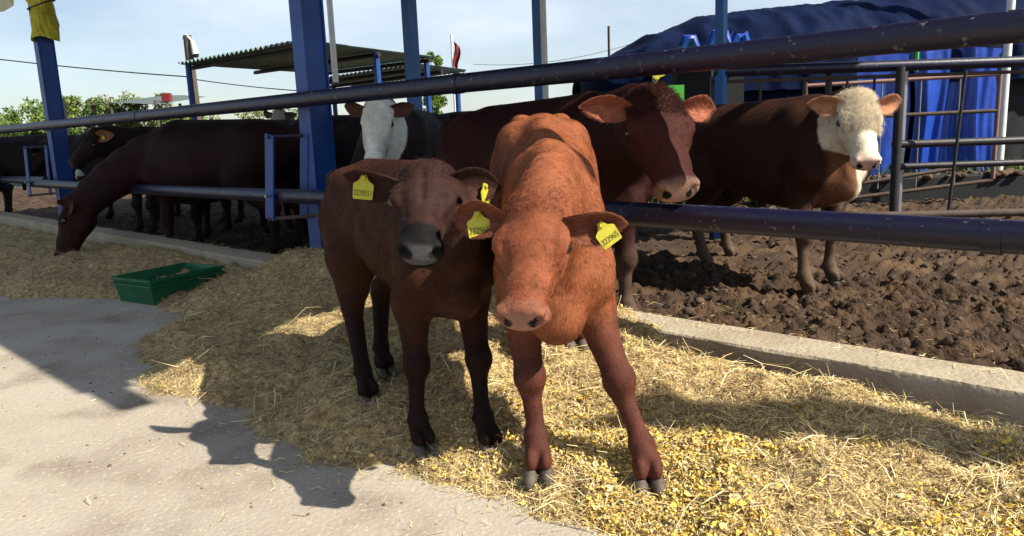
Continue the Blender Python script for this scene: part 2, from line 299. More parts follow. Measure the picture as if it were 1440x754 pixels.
tag(lumps('mud_clods',P,rng.gamma(2.6,.0045,n)+.005,np.array([(.075,.047,.028)])*rng.uniform(.45,1.7,(n,1)),M['clod'],12,.7),'crumbly brown mud clods trodden across the pen floor','mud',kind='stuff')
n=2600; s_=rng.uniform(-2,11,n); n_=2.95+rng.random(n)*1.5*rng.random(n); P=NV[:2]*n_[:,None]+DV[:2]*s_[:,None]
tag(strips(n,P[:,0],P[:,1],np.where(n_<3.05,.212,mud_z(P[:,0],P[:,1])+.012),rng.gamma(2.5,.012,n)+.01,rng.uniform(.0016,.004,n),straw_cols(n,15),.06,'pen_straw',16),'thin straw litter along the curb top and pen edge','straw',kind='stuff')
# curb
ss=np.concatenate([np.arange(-3,6,.05),np.arange(6,14,.15)]); prof=[(2.80,-.05),(2.797,.05),(2.80,.13),(2.803,.194),(2.811,.203),(2.93,.206),(3.035,.203),(3.045,.194),(3.05,.0),(3.05,-.12)]
V=[];
for s in ss:
    for j,(a,b) in enumerate(prof):
        q=(fbm(np.array([s*6]),np.array([j*1.7]),0,21,4)[0]-.5); big=(fbm(np.array([s*1.4]),np.array([j*.6]),3,25,2)[0]-.5)
        V.append(sn(s,a+q*.014+big*.012*(1 if j<5 else -1),b+q*.006*(b>.1)-abs(big)*.015*(b>.15)))
k=len(prof); F=[(i*k+j,i*k+j+1,(i+1)*k+j+1,(i+1)*k+j) for i in range(len(ss)-1) for j in range(k-1)]
co_=mobj('curb',np.array(V),F,M['curb'],smooth=True); co_.data.set_sharp_from_angle(angle=R(28)); tag(co_,'low worn concrete curb dividing the mud pen from the straw','curb')

# ------------------------------------------------------------------ fence along the pen
fence=empty('pen_fence',tuple(sn(4.65,2.94,0))); tag(fence,'navy pipe rail fence with blue steel posts along the curb','fence')
def wl(p): return np.array(p)-np.array(fence.location)
def part(mb,name,mt,parent=fence,smooth=False):
    V=np.array(mb.V)-np.array(parent.matrix_world.translation if False else parent.location); o=mobj(name,V,mb.F,mt,parent)
    if smooth:
        o.data.polygons.foreach_set('use_smooth',np.ones(len(o.data.polygons),bool)); o.data.set_sharp_from_angle(angle=R(40))
    return o
def pipe(a,b,r,n=20,sag=.006,hole=True):
    a,b=np.array(a),np.array(b); t=np.linspace(0,1,14); pts=a+(b-a)*t[:,None]; pts[:,2]-=np.sin(t*np.pi)*sag; m=MB(); m.tube(pts,r,n); return m
part(pipe(sn(-3.2,2.94,1.36),sn(15.5,2.94,1.385),.052),'top_rail',M['navy'],smooth=True)
for s_,n_,z_,r_ in ((3.15,2.94,1.367,.0555),(7.6,2.94,1.374,.0555),(.55,2.90,.6925,.0595),(7.9,2.885,.684,.0535)):
    m=MB(); m.tube([sn(s_-.03,n_,z_-.004),sn(s_+.03,n_,z_-.004)],r_,20); part(m,'weld_collar',M['navy'],smooth=True)
part(pipe(sn(-3.2,2.90,.69),sn(2.22,2.90,.70),.056),'lower_rail',M['navy'],smooth=True)
part(pipe(sn(4.2,2.885,.70),sn(11.1,2.885,.675),.05),'lower_rail',M['navy'],smooth=True)
part(pipe(sn(10.9,2.99,.70),sn(16.,2.99,.69),.05),'lower_rail',M['navy'],smooth=True)
RF=np.stack([DV,NV,[0,0,1]],1)
def hbeam(s,n,z0,z1,wd=.15,dp=.17):
    m=MB(); m.box(sn(s,n-dp/2,(z0+z1)/2),(wd,.012,z1-z0),RF); m.box(sn(s,n+dp/2,(z0+z1)/2),(wd,.012,z1-z0),RF); m.box(sn(s,n,(z0+z1)/2),(.012,dp-.013,z1-z0),RF)
    m.box(sn(s-wd/2+.02,n,(z0+z1)/2),(.01,dp-.013,z1-z0),RF); return m
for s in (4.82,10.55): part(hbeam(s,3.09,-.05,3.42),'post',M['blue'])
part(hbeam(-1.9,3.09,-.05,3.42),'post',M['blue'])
for s in (5.05,10.95):   # tilted flat-bar brackets that hold the sliding lower rail
    tl=R(10); rt=RF@np.array([[math.cos(tl),0,-math.sin(tl)],[0,1,0],[math.sin(tl),0,math.cos(tl)]])
    part(MB().box(sn(s,2.815,.83),(.11,.012,.62),rt),'bracket_plate',M['blue']); part(MB().box(sn(s-.16,3.0,.83),(.10,.012,.62),rt),'bracket_plate',M['blue'])
    m=MB(); m.tube([sn(s-.05,2.80,1.12),sn(s-.2,3.01,1.12)],.014,8); part(m,'bracket_rod',M['navy'])
    m=MB(); m.tube([sn(s+.05,2.80,.53),sn(s-.3,3.03,.55)],.014,8); part(m,'bracket_rod',M['rust'])
    m=MB(); m.tube([sn(s+.01,2.80,.70),sn(s+.01,2.77,.70)],.014,6); part(m,'bolt',M['steel'])

# ------------------------------------------------------------------ shed roof above the pen (its posts stand in the picture, its sheet shades the left of it)
roof=empty('shed_roof',tuple(sn(6.5,4.2,3.45))); tag(roof,'corrugated shed roof over the cattle pen, carried on blue posts','roof')
def corrugated(s0,s1,n0,n1,z0,z1,pitch=.12,amp=.014):
    ss=np.arange(s0,s1,pitch/4); nn=np.array([n0,(n0+n1)/2,n1]); V=[]
    for s in ss:
        for n in nn: V.append(sn(s,n,z0+(z1-z0)*(n-n0)/(n1-n0)+amp*math.sin(2*math.pi*s/pitch)))
    F=[(i*3+j,i*3+j+1,i*3+j+4,i*3+j+3) for i in range(len(ss)-1) for j in range(2)]; m=MB(); m.add(V,F); return m
part(corrugated(.12,12.4,2.15,9.5,3.5,4.02),'roof_sheet',M['sheet'],roof,True)
part(MB().box(sn(6.15,2.22,3.40),(12.6,.13,.06),RF),'shade_bar',M['steel'],roof)  # unseen bar added to cast the shadow strip across the concrete
part(MB().box(sn(5.75,2.75,3.40),(13.5,.13,.12),RF),'purlin',M['blue'],roof)  # unseen beam, set and cut short to throw the shadow band on the calf
for n,z in ((3.3,3.47),(2.3,3.44),(4.6,3.60),(6.5,3.74),(9.2,3.93)): part(MB().box(sn(6.25,n,z),(12.2,.07,.09),RF),'purlin',M['blue'],roof)
for s in (.2,4.82,10.55): part(MB().box(sn(s,4.6,3.44),(.08,4.4,.10),RF),'rafter',M['blue'],roof)
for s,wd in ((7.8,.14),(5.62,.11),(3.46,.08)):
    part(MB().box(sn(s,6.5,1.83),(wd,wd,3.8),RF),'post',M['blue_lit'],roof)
wp=MB(); wp.tube([sn(5.52,6.45,0),sn(5.52,6.45,3.6)],.035,10); part(wp,'drain_pipe',M['white'],roof,True)
wp=MB(); wp.tube([sn(4.93,3.36,1.5),sn(4.93,3.36,3.5)],.022,10); part(wp,'drain_pipe',M['white'],roof,True)

# yellow tarpaulin tied round the far fence post
yt=empty('tarpaulin_bundle',tuple(sn(10.45,3.09,2.6))); tag(yt,'yellow tarpaulin tied with rope around the far blue post','tarpaulin')
V=[];F=[];nz_=14;na=20
for i in range(nz_):
    z=2.38+1.15*i/(nz_-1)
    for j in range(na):
        an=2*math.pi*j/na; r=.125+.02*math.sin(3*an+i*.9)+.022*random.random()-.02*(i in (4,8,11)); V.append(sn(10.45+r*math.cos(an),3.09+r*math.sin(an),z+.03*math.sin(an*2)*(i==0)))
F=[(i*na+j,i*na+(j+1)%na,(i+1)*na+(j+1)%na,(i+1)*na+j) for i in range(nz_-1) for j in range(na)]
part(MB().add(V,F),'wrap',M['yellowtarp'],yt,False)
for z in (2.78,2.95,3.05):
    m=MB(); m.tube([sn(10.45+.15*math.cos(t),3.09+.15*math.sin(t),z+.06*math.sin(t+z*9)) for t in np.linspace(0,6.4,18)],.008,5); part(m,'rope',M['black'],yt)
m=MB(); m.tube([sn(10.33,2.95,3.0),sn(10.2,2.9,2.92),sn(10.1,2.9,2.93)],.007,5); part(m,'rope',M['black'],yt)
nu,nv=26,10; V=[];
for i in range(nu):
    for j in range(nv):
        u=i/(nu-1); v=j/(nv-1); V.append(sn(10.62+3.2*u,2.95-.6*v*u-.1*v,3.42-.66*v-.14*u*v+.03*math.sin(u*34+v*2)*(1-.5*v)))
part(MB().add(V,[(i*nv+j,(i+1)*nv+j,(i+1)*nv+j+1,i*nv+j+1) for i in range(nu-1) for j in range(nv-1)]),'sheet',M['paletarp'],yt,True)
# ------------------------------------------------------------------ cattle: a smooth-blended distance field meshed as one continuous skin
def nrm(v): v=np.array(v,float); return v/np.linalg.norm(v)
class Field:
    def __init__(s,lo,hi,h):
        s.h=h; s.lo=np.array(lo); s.ax=[np.arange(lo[i],hi[i]+h,h) for i in range(3)]; s.D=np.full([len(a) for a in s.ax],.25,np.float32)
    def blk(s,lo,hi,k):
        sl=[];q=[]
        for i in range(3):
            a=max(0,int((lo[i]-k-s.lo[i])/s.h)-2); b=min(len(s.ax[i]),int((hi[i]+k-s.lo[i])/s.h)+3); sl.append(slice(a,max(a,b))); sh=[1,1,1]; sh[i]=-1; q.append(s.ax[i][a:b].reshape(sh).astype(np.float32))
        return tuple(sl),q
    def op(s,sl,d,k,sub=False):
        a=s.D[sl]
        if a.size==0: return
        if sub: d=-d; hh=np.maximum(k-np.abs(a-d),0)/k; s.D[sl]=np.maximum(a,d)+hh*hh*k*.25
        else: hh=np.maximum(k-np.abs(a-d),0)/k; s.D[sl]=np.minimum(a,d)-hh*hh*k*.25
    def ell(s,c,r,M_=None,k=.03,sub=False):
        c=np.array(c,float); r=np.broadcast_to(np.array(r,float),(3,)); mr=r.max()*1.05
        sl,q=s.blk(c-mr,c+mr,k)
        x,y,z=[q[i]-np.float32(c[i]) for i in range(3)]
        if M_ is None: e=(x/r[0])**2+(y/r[1])**2+(z/r[2])**2
        else:
            e=0
            for j in range(3): e=e+((x*M_[0][j]+y*M_[1][j]+z*M_[2][j])/r[j])**2
        s.op(sl,(np.sqrt(e)-1)*r.min(),k,sub)
    def seg(s,a,b,ra,rb,side=None,k=.03,sub=False):
        a=np.array(a,float);b=np.array(b,float); ra=np.broadcast_to(np.array(ra,float),(2,)); rb=np.broadcast_to(np.array(rb,float),(2,)); mr=max(ra.max(),rb.max())*1.05
        sl,q=s.blk(np.minimum(a,b)-mr,np.maximum(a,b)+mr,k); x,y,z=[q[i]-np.float32(a[i]) for i in range(3)]
        e=b-a; l=np.linalg.norm(e); e/=l; t=np.clip((x*e[0]+y*e[1]+z*e[2])/l,0,1)
        if side is None:
            dd=np.sqrt((x-t*l*e[0])**2+(y-t*l*e[1])**2+(z-t*l*e[2])**2); s.op(sl,dd-(ra[0]+(rb[0]-ra[0])*t),k,sub); return
        sd=np.array(side,float); sd-=e*(sd@e); sd/=np.linalg.norm(sd); up=np.cross(e,sd)
        u=x*sd[0]+y*sd[1]+z*sd[2]; v=x*up[0]+y*up[1]+z*up[2]; c=x*e[0]+y*e[1]+z*e[2]-t*l
        w_=ra[0]+(rb[0]-ra[0])*t; h_=ra[1]+(rb[1]-ra[1])*t; m_=np.minimum(w_,h_)
        s.op(sl,(np.sqrt((u/w_)**2+(v/h_)**2+(c/m_)**2)-1)*m_,k,sub)
    def loft(s,X,ZC,W_,H_,p=2.2,k=.03):
        xs=s.ax[0]; sl,q=s.blk((min(X),-max(W_)*1.1,min(np.array(ZC)-np.array(H_))),(max(X),max(W_)*1.1,max(np.array(ZC)+np.array(H_))),k)
        x=q[0].ravel(); f=np.linspace(min(X),max(X),200)
        def sp(Y):
            y=np.interp(f,X,Y); kk=np.hanning(25); kk/=kk.sum(); return np.interp(np.clip(x,X[0],X[-1]),f,np.convolve(np.pad(y,12,mode='edge'),kk,'valid'))[:,None,None]
        zc,w_,h_=sp(ZC),sp(W_),sp(H_); over=np.maximum(np.maximum(X[0]-x,x-X[-1]),0)[:,None,None]
        d=((np.abs(q[1]/w_)**p+np.abs((q[2]-zc)/h_)**p)**(1/p)-1)*np.minimum(w_,h_); d=np.where(over>0,np.sqrt(np.maximum(d,0)**2+over**2)+np.minimum(d,0)*0,d)
        s.op(sl,d,k)
    def mesh(s,smooth=2):
        D=s.D; S_=D<0; n=[m-1 for m in D.shape]
        cnt=np.zeros(n,np.int8)
        for a in(0,1):
            for b in(0,1):
                for c in(0,1): cnt+=S_[a:a+n[0],b:b+n[1],c:c+n[2]]
        act=(cnt>0)&(cnt<8); idx=np.full(n,-1,np.int64); I=np.argwhere(act); idx[act]=np.arange(len(I))
        acc=np.zeros((len(I),3)); num=np.zeros(len(I)); cs=[(a,b,c) for a in(0,1) for b in(0,1) for c in(0,1)]
        val={c:D[I[:,0]+c[0],I[:,1]+c[1],I[:,2]+c[2]] for c in cs}
        for c0 in cs:
            for ax in range(3):
                if c0[ax]==0:
                    c1=list(c0); c1[ax]=1; c1=tuple(c1); v0,v1=val[c0],val[c1]; m=(v0<0)!=(v1<0); t=np.where(m,v0/np.where(m,v0-v1,1),0)
                    p=np.array(c0,float)[None]+0*acc; p[:,ax]+=t; acc+=p*m[:,None]; num+=m
        V=(I+acc/num[:,None])*s.h+s.lo; F=[]
        for ax in range(3):
            o1,o2=[(1,2),(2,0),(0,1)][ax]; A=[slice(1,-1)]*3; A[ax]=slice(0,-1); B=[slice(1,-1)]*3; B[ax]=slice(1,None)
            a=S_[tuple(A)]; b=S_[tuple(B)]; E_=np.argwhere(a!=b)
            if len(E_)==0: continue
            sg=a[tuple(E_.T)]; base=E_.copy(); base[:,o1]+=1; base[:,o2]+=1
            def g(d1,d2): q=base.copy(); q[:,o1]+=d1; q[:,o2]+=d2; return idx[tuple(q.T)]
            f=np.stack([g(-1,-1),g(0,-1),g(0,0),g(-1,0)],1); f[~sg]=f[~sg][:,::-1]; F.append(f)
        F=np.concatenate(F)
        for it in range(smooth):
            N_=np.zeros_like(V); C=np.zeros(len(V))
            for a,b in((0,1),(1,2),(2,3),(3,0)):
                for p,q in((a,b),(b,a)):
                    for j in range(3): N_[:,j]+=np.bincount(F[:,p],V[F[:,q],j],len(V))
                    C+=np.bincount(F[:,p],minlength=len(V))
            V=V*.5+.5*N_/np.maximum(C,1)[:,None]
        return V,F
TORSO_X=[-.66,-.63,-.56,-.45,-.32,-.15,.04,.22,.36,.47,.55,.585]
TORSO_Z=[.80,.80,.795,.785,.775,.745,.715,.705,.715,.715,.70,.69]
TORSO_W=[.05,.11,.165,.205,.215,.215,.232,.215,.185,.165,.12,.05]
TORSO_H=[.05,.11,.15,.185,.20,.228,.258,.268,.268,.235,.165,.06]
FRONT=np.array([(.42,.115,.66,.11),(.375,.13,.53,.082),(.385,.13,.42,.054),(.395,.128,.305,.044),(.393,.128,.25,.034),(.393,.128,.15,.029),(.40,.128,.105,.041),(.418,.128,.07,.038),(.432,.128,.045,.030)])
HIND=np.array([(-.40,.12,.76,.15),(-.28,.15,.60,.122),(-.40,.14,.455,.076),(-.515,.13,.36,.05),(-.512,.13,.29,.041),(-.50,.13,.155,.034),(-.495,.13,.108,.040),(-.475,.13,.07,.035),(-.463,.13,.045,.037)])
WF=np.array([0,.05,.28,.55,.63,.86,.94,1,1.]); WHD=np.array([0,.05,.35,.62,.7,.9,.95,1,1.])
def claw_mesh():
    V=[];F=[]; sec=[(-.040,.020,.050),(-.012,.026,.060),(.020,.026,.046),(.050,.019,.024),(.066,.008,.010)]
    for x,w_,h_ in sec:
        for j in range(8):
            a=2*math.pi*j/8; V.append((x+(.012*(1-math.sin(a)))*0,w_*math.cos(a)*(1 if math.sin(a)<.3 else .82),max(0,h_*.5+h_*.5*math.sin(a)*1.0) if math.sin(a)>-.6 else 0))
    n=8
    for i in range(len(sec)-1):
        for j in range(n): F.append((i*n+j,i*n+(j+1)%n,(i+1)*n+(j+1)%n,(i+1)*n+j))
    F.append(tuple(range(n))[::-1]); F.append(tuple(range((len(sec)-1)*n,len(sec)*n))); me=np_mesh('hoof',np.array(V),F); me.materials.append(M['horn']); me.polygons.foreach_set('use_smooth',np.ones(len(F),bool)); return me
CLAW=claw_mesh()
def ear_mesh(ln,wd,cup,seed=0):
    """leaf-shaped cupped ear along +x, hollow towards +z, returns V,F and a mask of the hollow side"""
    nu,nv=22,13; q=np.random.default_rng(seed); V=[];inn=[]
    for side in(0,1):
        for i in range(nu):
            u=i/(nu-1); w_=wd*(.34+.72*math.sin(math.pi*min(1,u*.93+.07))**.8)*(1-.55*u**5) if u<.995 else wd*.12
            if u>.88: w_*=math.sqrt(max(.02,1-((u-.88)/.125)**2))
            for j in range(nv):
                v=2*j/(nv-1)-1; c=cup*(1-.5*u)*(v*v)*w_*1.9-.10*ln*u*u; th=.0055*(1-abs(v)**3)*(1-.5*u)
                rip=.03*wd*math.sin(v*7)*math.sin(math.pi*u)*(1 if side==0 else .2)
                V.append((u*ln,v*w_*(1-.25*cup*(1-u)),c+(th if side==0 else -th)+rip)); inn.append(side==0)
    I=np.arange(2*nu*nv).reshape(2,nu,nv); F=[]
    F.append(np.stack([I[0,:-1,:-1],I[0,1:,:-1],I[0,1:,1:],I[0,:-1,1:]],-1).reshape(-1,4)); F.append(np.stack([I[1,:-1,:-1],I[1,:-1,1:],I[1,1:,1:],I[1,1:,:-1]],-1).reshape(-1,4))
    for e in(0,nv-1):
        f=np.stack([I[0,:-1,e],I[1,:-1,e],I[1,1:,e],I[0,1:,e]],-1); F.append(f if e==0 else f[:,::-1])
    F.append(np.stack([I[0,-1,:-1],I[1,-1,:-1],I[1,-1,1:],I[0,-1,1:]],-1)); return np.array(V),np.concatenate(F),np.array(inn)
def strands(name,P,D,Ln,rad,C,parent,seed=0,curl=0.):
    n=len(P); q=np.random.default_rng(seed); K=4 if not curl else 7; t=np.linspace(0,1,K); pos=np.zeros((n,K,3),np.float32); g=np.array([0,0,-1.])
    ph=q.uniform(0,6.3,n); e1=np.cross(D,[.3,.5,.8]); e1/=np.linalg.norm(e1,axis=1)[:,None]+1e-9; e2=np.cross(D,e1)
    for i,tt in enumerate(t):
        pos[:,i]=P+D*(Ln*tt)[:,None]+g*(Ln*tt*tt*.35)[:,None]
        if curl: pos[:,i]+=(e1*np.cos(ph+tt*7)[:,None]+e2*np.sin(ph+tt*7)[:,None]-e1*np.cos(ph)[:,None]-e2*np.sin(ph)[:,None])*curl*min(1,tt*3)
    cu=bpy.data.hair_curves.new(name); cu.add_curves([K]*n); cu.attributes['position'].data.foreach_set('vector',pos.ravel())
    ra=cu.attributes.new('radius','FLOAT','POINT'); ra.data.foreach_set('value',np.tile((rad*(1-.75*t)).astype(np.float32),n))
    ca=cu.attributes.new('coat','FLOAT_COLOR','CURVE'); c4=np.ones((n,4),np.float32); c4[:,:3]=C; ca.data.foreach_set('color',c4.ravel())
    cu.materials.append(M['hair']); o=bpy.data.objects.new(name,cu); COL.objects.link(o); o.parent=parent; o['kind']='stuff'; return o
def ear_tag(parent,pos,nv,up,sz,text=None,small=None):
    """flat yellow tag hanging below pos, facing nv"""
    z=nrm(nv); y=nrm(np.array(up)-z*np.dot(up,z)); x=np.cross(y,z); out=[(-.12,.18),(-.2,.0),(-.28,-.12),(-.5,-.26),(-.53,-.32),(-.5,-1.0),(-.46,-1.04),(.46,-1.04),(.5,-1.0),(.53,-.32),(.5,-.26),(.28,-.12),(.2,.0),(.12,.18)]
    V=[np.array(pos)+sz*(a*x+b*y)+z*t for t in(.0012,-.0012) for a,b in out]; n=len(out); F=[tuple(range(n))[::-1],tuple(range(n,2*n))]+[(i,(i+1)%n,n+(i+1)%n,n+i) for i in range(n)]
    o=mobj('ear_tag',np.array(V),F,M['tagy'],parent)
    m=MB(); m.tube([np.array(pos)+sz*.02*y+z*.001,np.array(pos)+sz*.02*y+z*.009],[.15*sz,.11*sz],10); st=mobj('stud',np.array(m.V),m.F,M['tagy'],o)
    for tx,h_,yy in ((small,.15,-.46),(text,.30,-.86)):
        if not tx: continue
        fc=bpy.data.curves.new('tag_number','FONT'); fc.body=tx; fc.align_x='CENTER'; fc.size=h_*sz*1.35; fc.extrude=.0003; fc.space_character=.95
        tmp=bpy.data.objects.new('tmp',fc); COL.objects.link(tmp); bpy.context.view_layer.update(); me=bpy.data.meshes.new_from_object(tmp.evaluated_get(bpy.context.evaluated_depsgraph_get())); bpy.data.objects.remove(tmp)
        me.name='tag_number'; me.materials.clear(); me.materials.append(M['ink']); c=np.array([v.co[:] for v in me.vertices]); wdt=c[:,0].max()-c[:,0].min(); sx=min(1,.9*sz/wdt)
        W=np.array(pos)+c[:,:1]*sx*x+(c[:,1:2]+yy*sz)*y+(c[:,2:3]+.0019)*z
        for v,q in zip(me.vertices,W): v.co=q
        to=bpy.data.objects.new('tag_number',me); COL.objects.link(to); to.parent=o
    return o
def cow(name,label,group,org,heading,S,poll,fwd,up,L,coat,feet=None,vox=.012,fat=1.,ears=((20,0),(20,0)),earL=.46,fur=0,fursz=1.,curls=None,ear_col=None,legk=1.,eyes=True,neck=1.,tags=(),headw=1.,torso_len=1.,hoof=True,cat='cow',earw=.14,drop=0.,groove=0.,tilt=0.,extra_tag=None):
    root=empty(name,org,R(heading)); tag(root,label,cat,group); Rm=rotz(R(heading)); O=np.array(org)
    loc=lambda p:(np.array(p,float)-O)@Rm; dirl=lambda v:np.array(v,float)@Rm
    po=loc(poll); f=nrm(dirl(fwd)); u=dirl(up); u=nrm(u-f*(u@f)); l=np.cross(u,f); HM=np.stack([f,l,u],1)
    hp=lambda x,y,z: po+L*(f*x+l*y*headw+u*z)
    TX=np.array(TORSO_X)*S*torso_len; legs=[]
    for i,(kx,fb) in enumerate((('FL',FRONT),('FR',FRONT),('HL',HIND),('HR',HIND))):
        J=fb.copy(); J[:,1]*=(1 if kx[1]=='L' else -1); J[:,:3]*=S; J[:,0]*=np.where(True,torso_len,1); J[:,1]*=(1+(fat-1)*.75); J[0,3]*=min(1,fat*1.02); J[1,3]*=min(1,.3+.7*fat); wt=WF if kx[0]=='F' else WHD
        if feet and kx in feet:
            t=loc(feet[kx]); dl=np.array([t[0]-J[-1,0],t[1]-J[-1,1],t[2]]); J[:,:3]+=wt[:,None]*dl
        J[:,2]-=(1-wt)*tilt*J[:,0]; legs.append((kx,J))
    allp=[hp(1.15,0,-.1),hp(0,0,.2),hp(1,0,-.5),hp(0,.4,-.5),hp(0,-.4,-.5)]; lo=np.min(allp,0); hi=np.max(allp,0)
    lo=np.minimum(lo,[TX[0]-.06*S,-.34*S*fat,-.03]); hi=np.maximum(hi,[TX[-1]+.05,.34*S*fat,1.06*S])
    for kx,J in legs: lo=np.minimum(lo,(J[:,:3]-.07*S).min(0)); hi=np.maximum(hi,(J[:,:3]+.07*S).max(0))
    B=Field(lo-.03,hi+.03+np.array([0,0,.12*(tilt>0)]),vox); k=.05*S; zt=lambda x:-tilt*x*S*torso_len; P3=lambda x,y,z:(x*S*torso_len,y,z*S+zt(x))
    B.loft(TX,np.array(TORSO_Z)*S-drop-tilt*TX,np.array(TORSO_W)*S*fat,np.array(TORSO_H)*S*(1+(fat-1)*.5),2.25,k)
    B.seg(P3(.40,0,.56),P3(.53,0,.55),(.10*S,.10*S),(.075*S,.075*S),k=k)          # brisket
    for y in(1,-1):
        B.ell((-.34*S*torso_len,y*.15*S*fat,.885*S-drop+zt(-.34)),(.07*S,.05*S,.045*S),k=.08*S); B.ell((-.585*S*torso_len,y*.085*S,.885*S-drop+zt(-.585)),.045*S,k=.05*S)
        B.seg(P3(.30,y*.10*S*fat,.90),P3(.46,y*.145*S*fat,.63),.05*S,.085*S*min(1,fat*1.05),k=.07*S)
        B.ell(P3(-.36,y*.13*S*fat,.72),(.16*S,.10*S,.17*S),k=.06*S)
    B.seg((-.34*S*torso_len,0,.93*S-drop+zt(-.34)),P3(.34,0,.95),(.03*S),(.045*S),k=.08*S)
    for kx,J in legs:
        for i_,(a,b) in enumerate(zip(J[:-1],J[1:])): lk=legk*(1 if i_<2 else .9); B.seg(a[:3],b[:3],a[3]*S*lk,b[3]*S*(legk if i_<1 else legk*.9),k=(.03 if i_<2 else .006)*S)
        if kx[0]=='F': B.ell(J[3,:3]+np.array([.012,0,0])*S,(.046*S*legk,.047*S*legk,.054*S),k=.02*S)
        else: B.seg(J[3,:3],J[3,:3]+np.array([-.045,0,.035])*S,.036*S,.02*S,k=.025*S); B.seg(J[3,:3]+np.array([-.035,0,.035])*S,J[2,:3]+np.array([-.055,0,.03])*S,.016*S,.028*S,k=.03*S)
        for dy in(1,-1): B.ell(J[-1,:3]+np.array([.012,dy*.021,.004])*S,(.040*S,.020*S,.034*S),k=.012*S)
        for dy in(.02,-.02): B.ell(J[6,:3]+np.array([-.035,dy,-.012])*S,.012*S,k=.012*S)
    # tail
    tp=[(-.635,0,.86),(-.69,.0,.80),(-.71,.01,.66),(-.70,.015,.48),(-.695,.015,.36)]; tr=[.035,.026,.018,.015,.028]
    for a,b,ra,rb in zip(tp[:-1],tp[1:],tr[:-1],tr[1:]): B.seg(np.array(a)*S*[torso_len,1,1]+[0,0,tilt*.5*S],np.array(b)*S*[torso_len,1,1]+[0,0,tilt*.6*S],ra*S,rb*S,k=.02*S)
    # neck
    p0=np.array([.36*torso_len,0,.77-tilt*.36])*S; p3=hp(.20,0,-.22); p1=p0+np.array([.20,0,.06])*S*neck; p2=p3-(f*.30+0*u)*L*.9+(-u)*.05*L
    T=np.linspace(0,1,8); Bz=[(1-t)**3*p0+3*(1-t)**2*t*p1+3*(1-t)*t*t*p2+t**3*p3 for t in T]; r0=np.array([.125*fat,.195])*S; r1=np.array([.16*headw,.20])*L
    for i in range(7):
        ra,rb=[r0+(r1-r0)*(t**1.0) for t in(T[i],T[i+1])]; B.seg(Bz[i],Bz[i+1],ra,rb,side=(0,1,0) if abs((Bz[i+1]-Bz[i])[1])<.8*np.linalg.norm(Bz[i+1]-Bz[i]) else (1,0,0),k=.045*S)
    # head
    kk=.09*L
    hs=lambda a,b,ra,rb,k_=kk: B.seg(hp(*a),hp(*b),np.array(ra)*L,np.array(rb)*L,side=l,k=k_)
    hs((.10,0,-.20),(.36,0,-.185),(.205*headw,.19),(.20*headw,.185)); hs((.36,0,-.175),(.68,0,-.155),(.185*headw,.165),(.128*headw,.125)); hs((.68,0,-.155),(.88,0,-.16),(.122*headw,.125),(.140*headw,.130))
    B.ell(hp(.90,0,-.165),np.array([.11,.156*headw,.130])*L,HM,k=.05*L)
    B.ell(hp(.03,0,-.09),np.array([.10,.13,.10])*L,HM,k=.08*L)
    hs((.40,0,-.06),(.82,0,-.085),(.06,.045),(.055,.04),.06*L)                                   # nasal bridge
    for y in(1,-1):
        B.ell(hp(.32,y*.130,-.32),np.array([.15,.055,.15])*L,HM,k=.09*L); hs((.30,y*.09,-.40),(.80,y*.045,-.265),(.06,.06),(.055,.05))
        B.ell(hp(.31,y*.185,-.105),np.array([.10,.045,.055])*L,HM,k=.06*L); B.ell(hp(.40,y*.180,-.20),np.array([.07,.03,.03])*L,HM,k=.05*L)
        hs((.50,y*.155,-.26),(.68,y*.125,-.22),(.02,.02),(.02,.02),.05*L)
        B.ell(hp(.345,y*.245,-.137),np.array([.060,.050,.038])*L,HM,k=.012*L,sub=True)
        B.ell(hp(.325,y*.218,-.088),np.array([.080,.030,.022])*L,HM,k=.02*L)                      # upper lid
        B.seg(hp(.40,y*.155,-.02),hp(.62,y*.125,-.055),.020*L,.016*L,k=.05*L,sub=True)            # tear groove
        B.ell(hp(.94,y*.110,-.10),np.array([.05,.05,.055])*L,HM,k=.04*L)
    if groove: B.seg(hp(.12,0,.03),hp(.50,0,.0),groove*L,groove*.6*L,k=.05*L,sub=True)
    B.ell(hp(.875,0,-.285),np.array([.085,.105*headw,.055])*L,HM,k=.04*L)
    pn=nrm(f*.90+u*.42); B.ell(hp(.995,0,-.13)+pn*.8*L,.8*L,k=.035*L,sub=True)                    # flat nose pad
    for y in(1,-1):
        B.ell(hp(.985,y*.105,-.118),np.array([.060,.032,.044])*L,HM,k=.014*L,sub=True); B.ell(hp(.960,y*.148,-.108),np.array([.06,.028,.018])*L,HM,k=.014*L,sub=True)
    B.ell(hp(.985,0,-.262),np.array([.10,.135*headw,.010])*L,HM,k=.012*L,sub=True)
    V,F=B.mesh(1 if vox<.009 else 2)
    hd=(V-po)@HM/L
    ish=sstep(-.17,-.02,hd[:,0]+1.1*np.minimum(0,hd[:,2]+.36))*sstep(.44,.34,np.abs(hd[:,1]))*sstep(-.66,-.52,hd[:,2])*(hd[:,2]<.3)*(hd[:,0]<1.2)
    C=coat(V/S,hd,ish); no=fbm(V[:,0]*9,V[:,1]*9,V[:,2]*9,3,3)[:,None]; C=C*(.82+.36*no)
    o=mobj('body',V,F,M['coat'],root,smooth=True); set_col(o.data,'coat',np.clip(C,0,1))
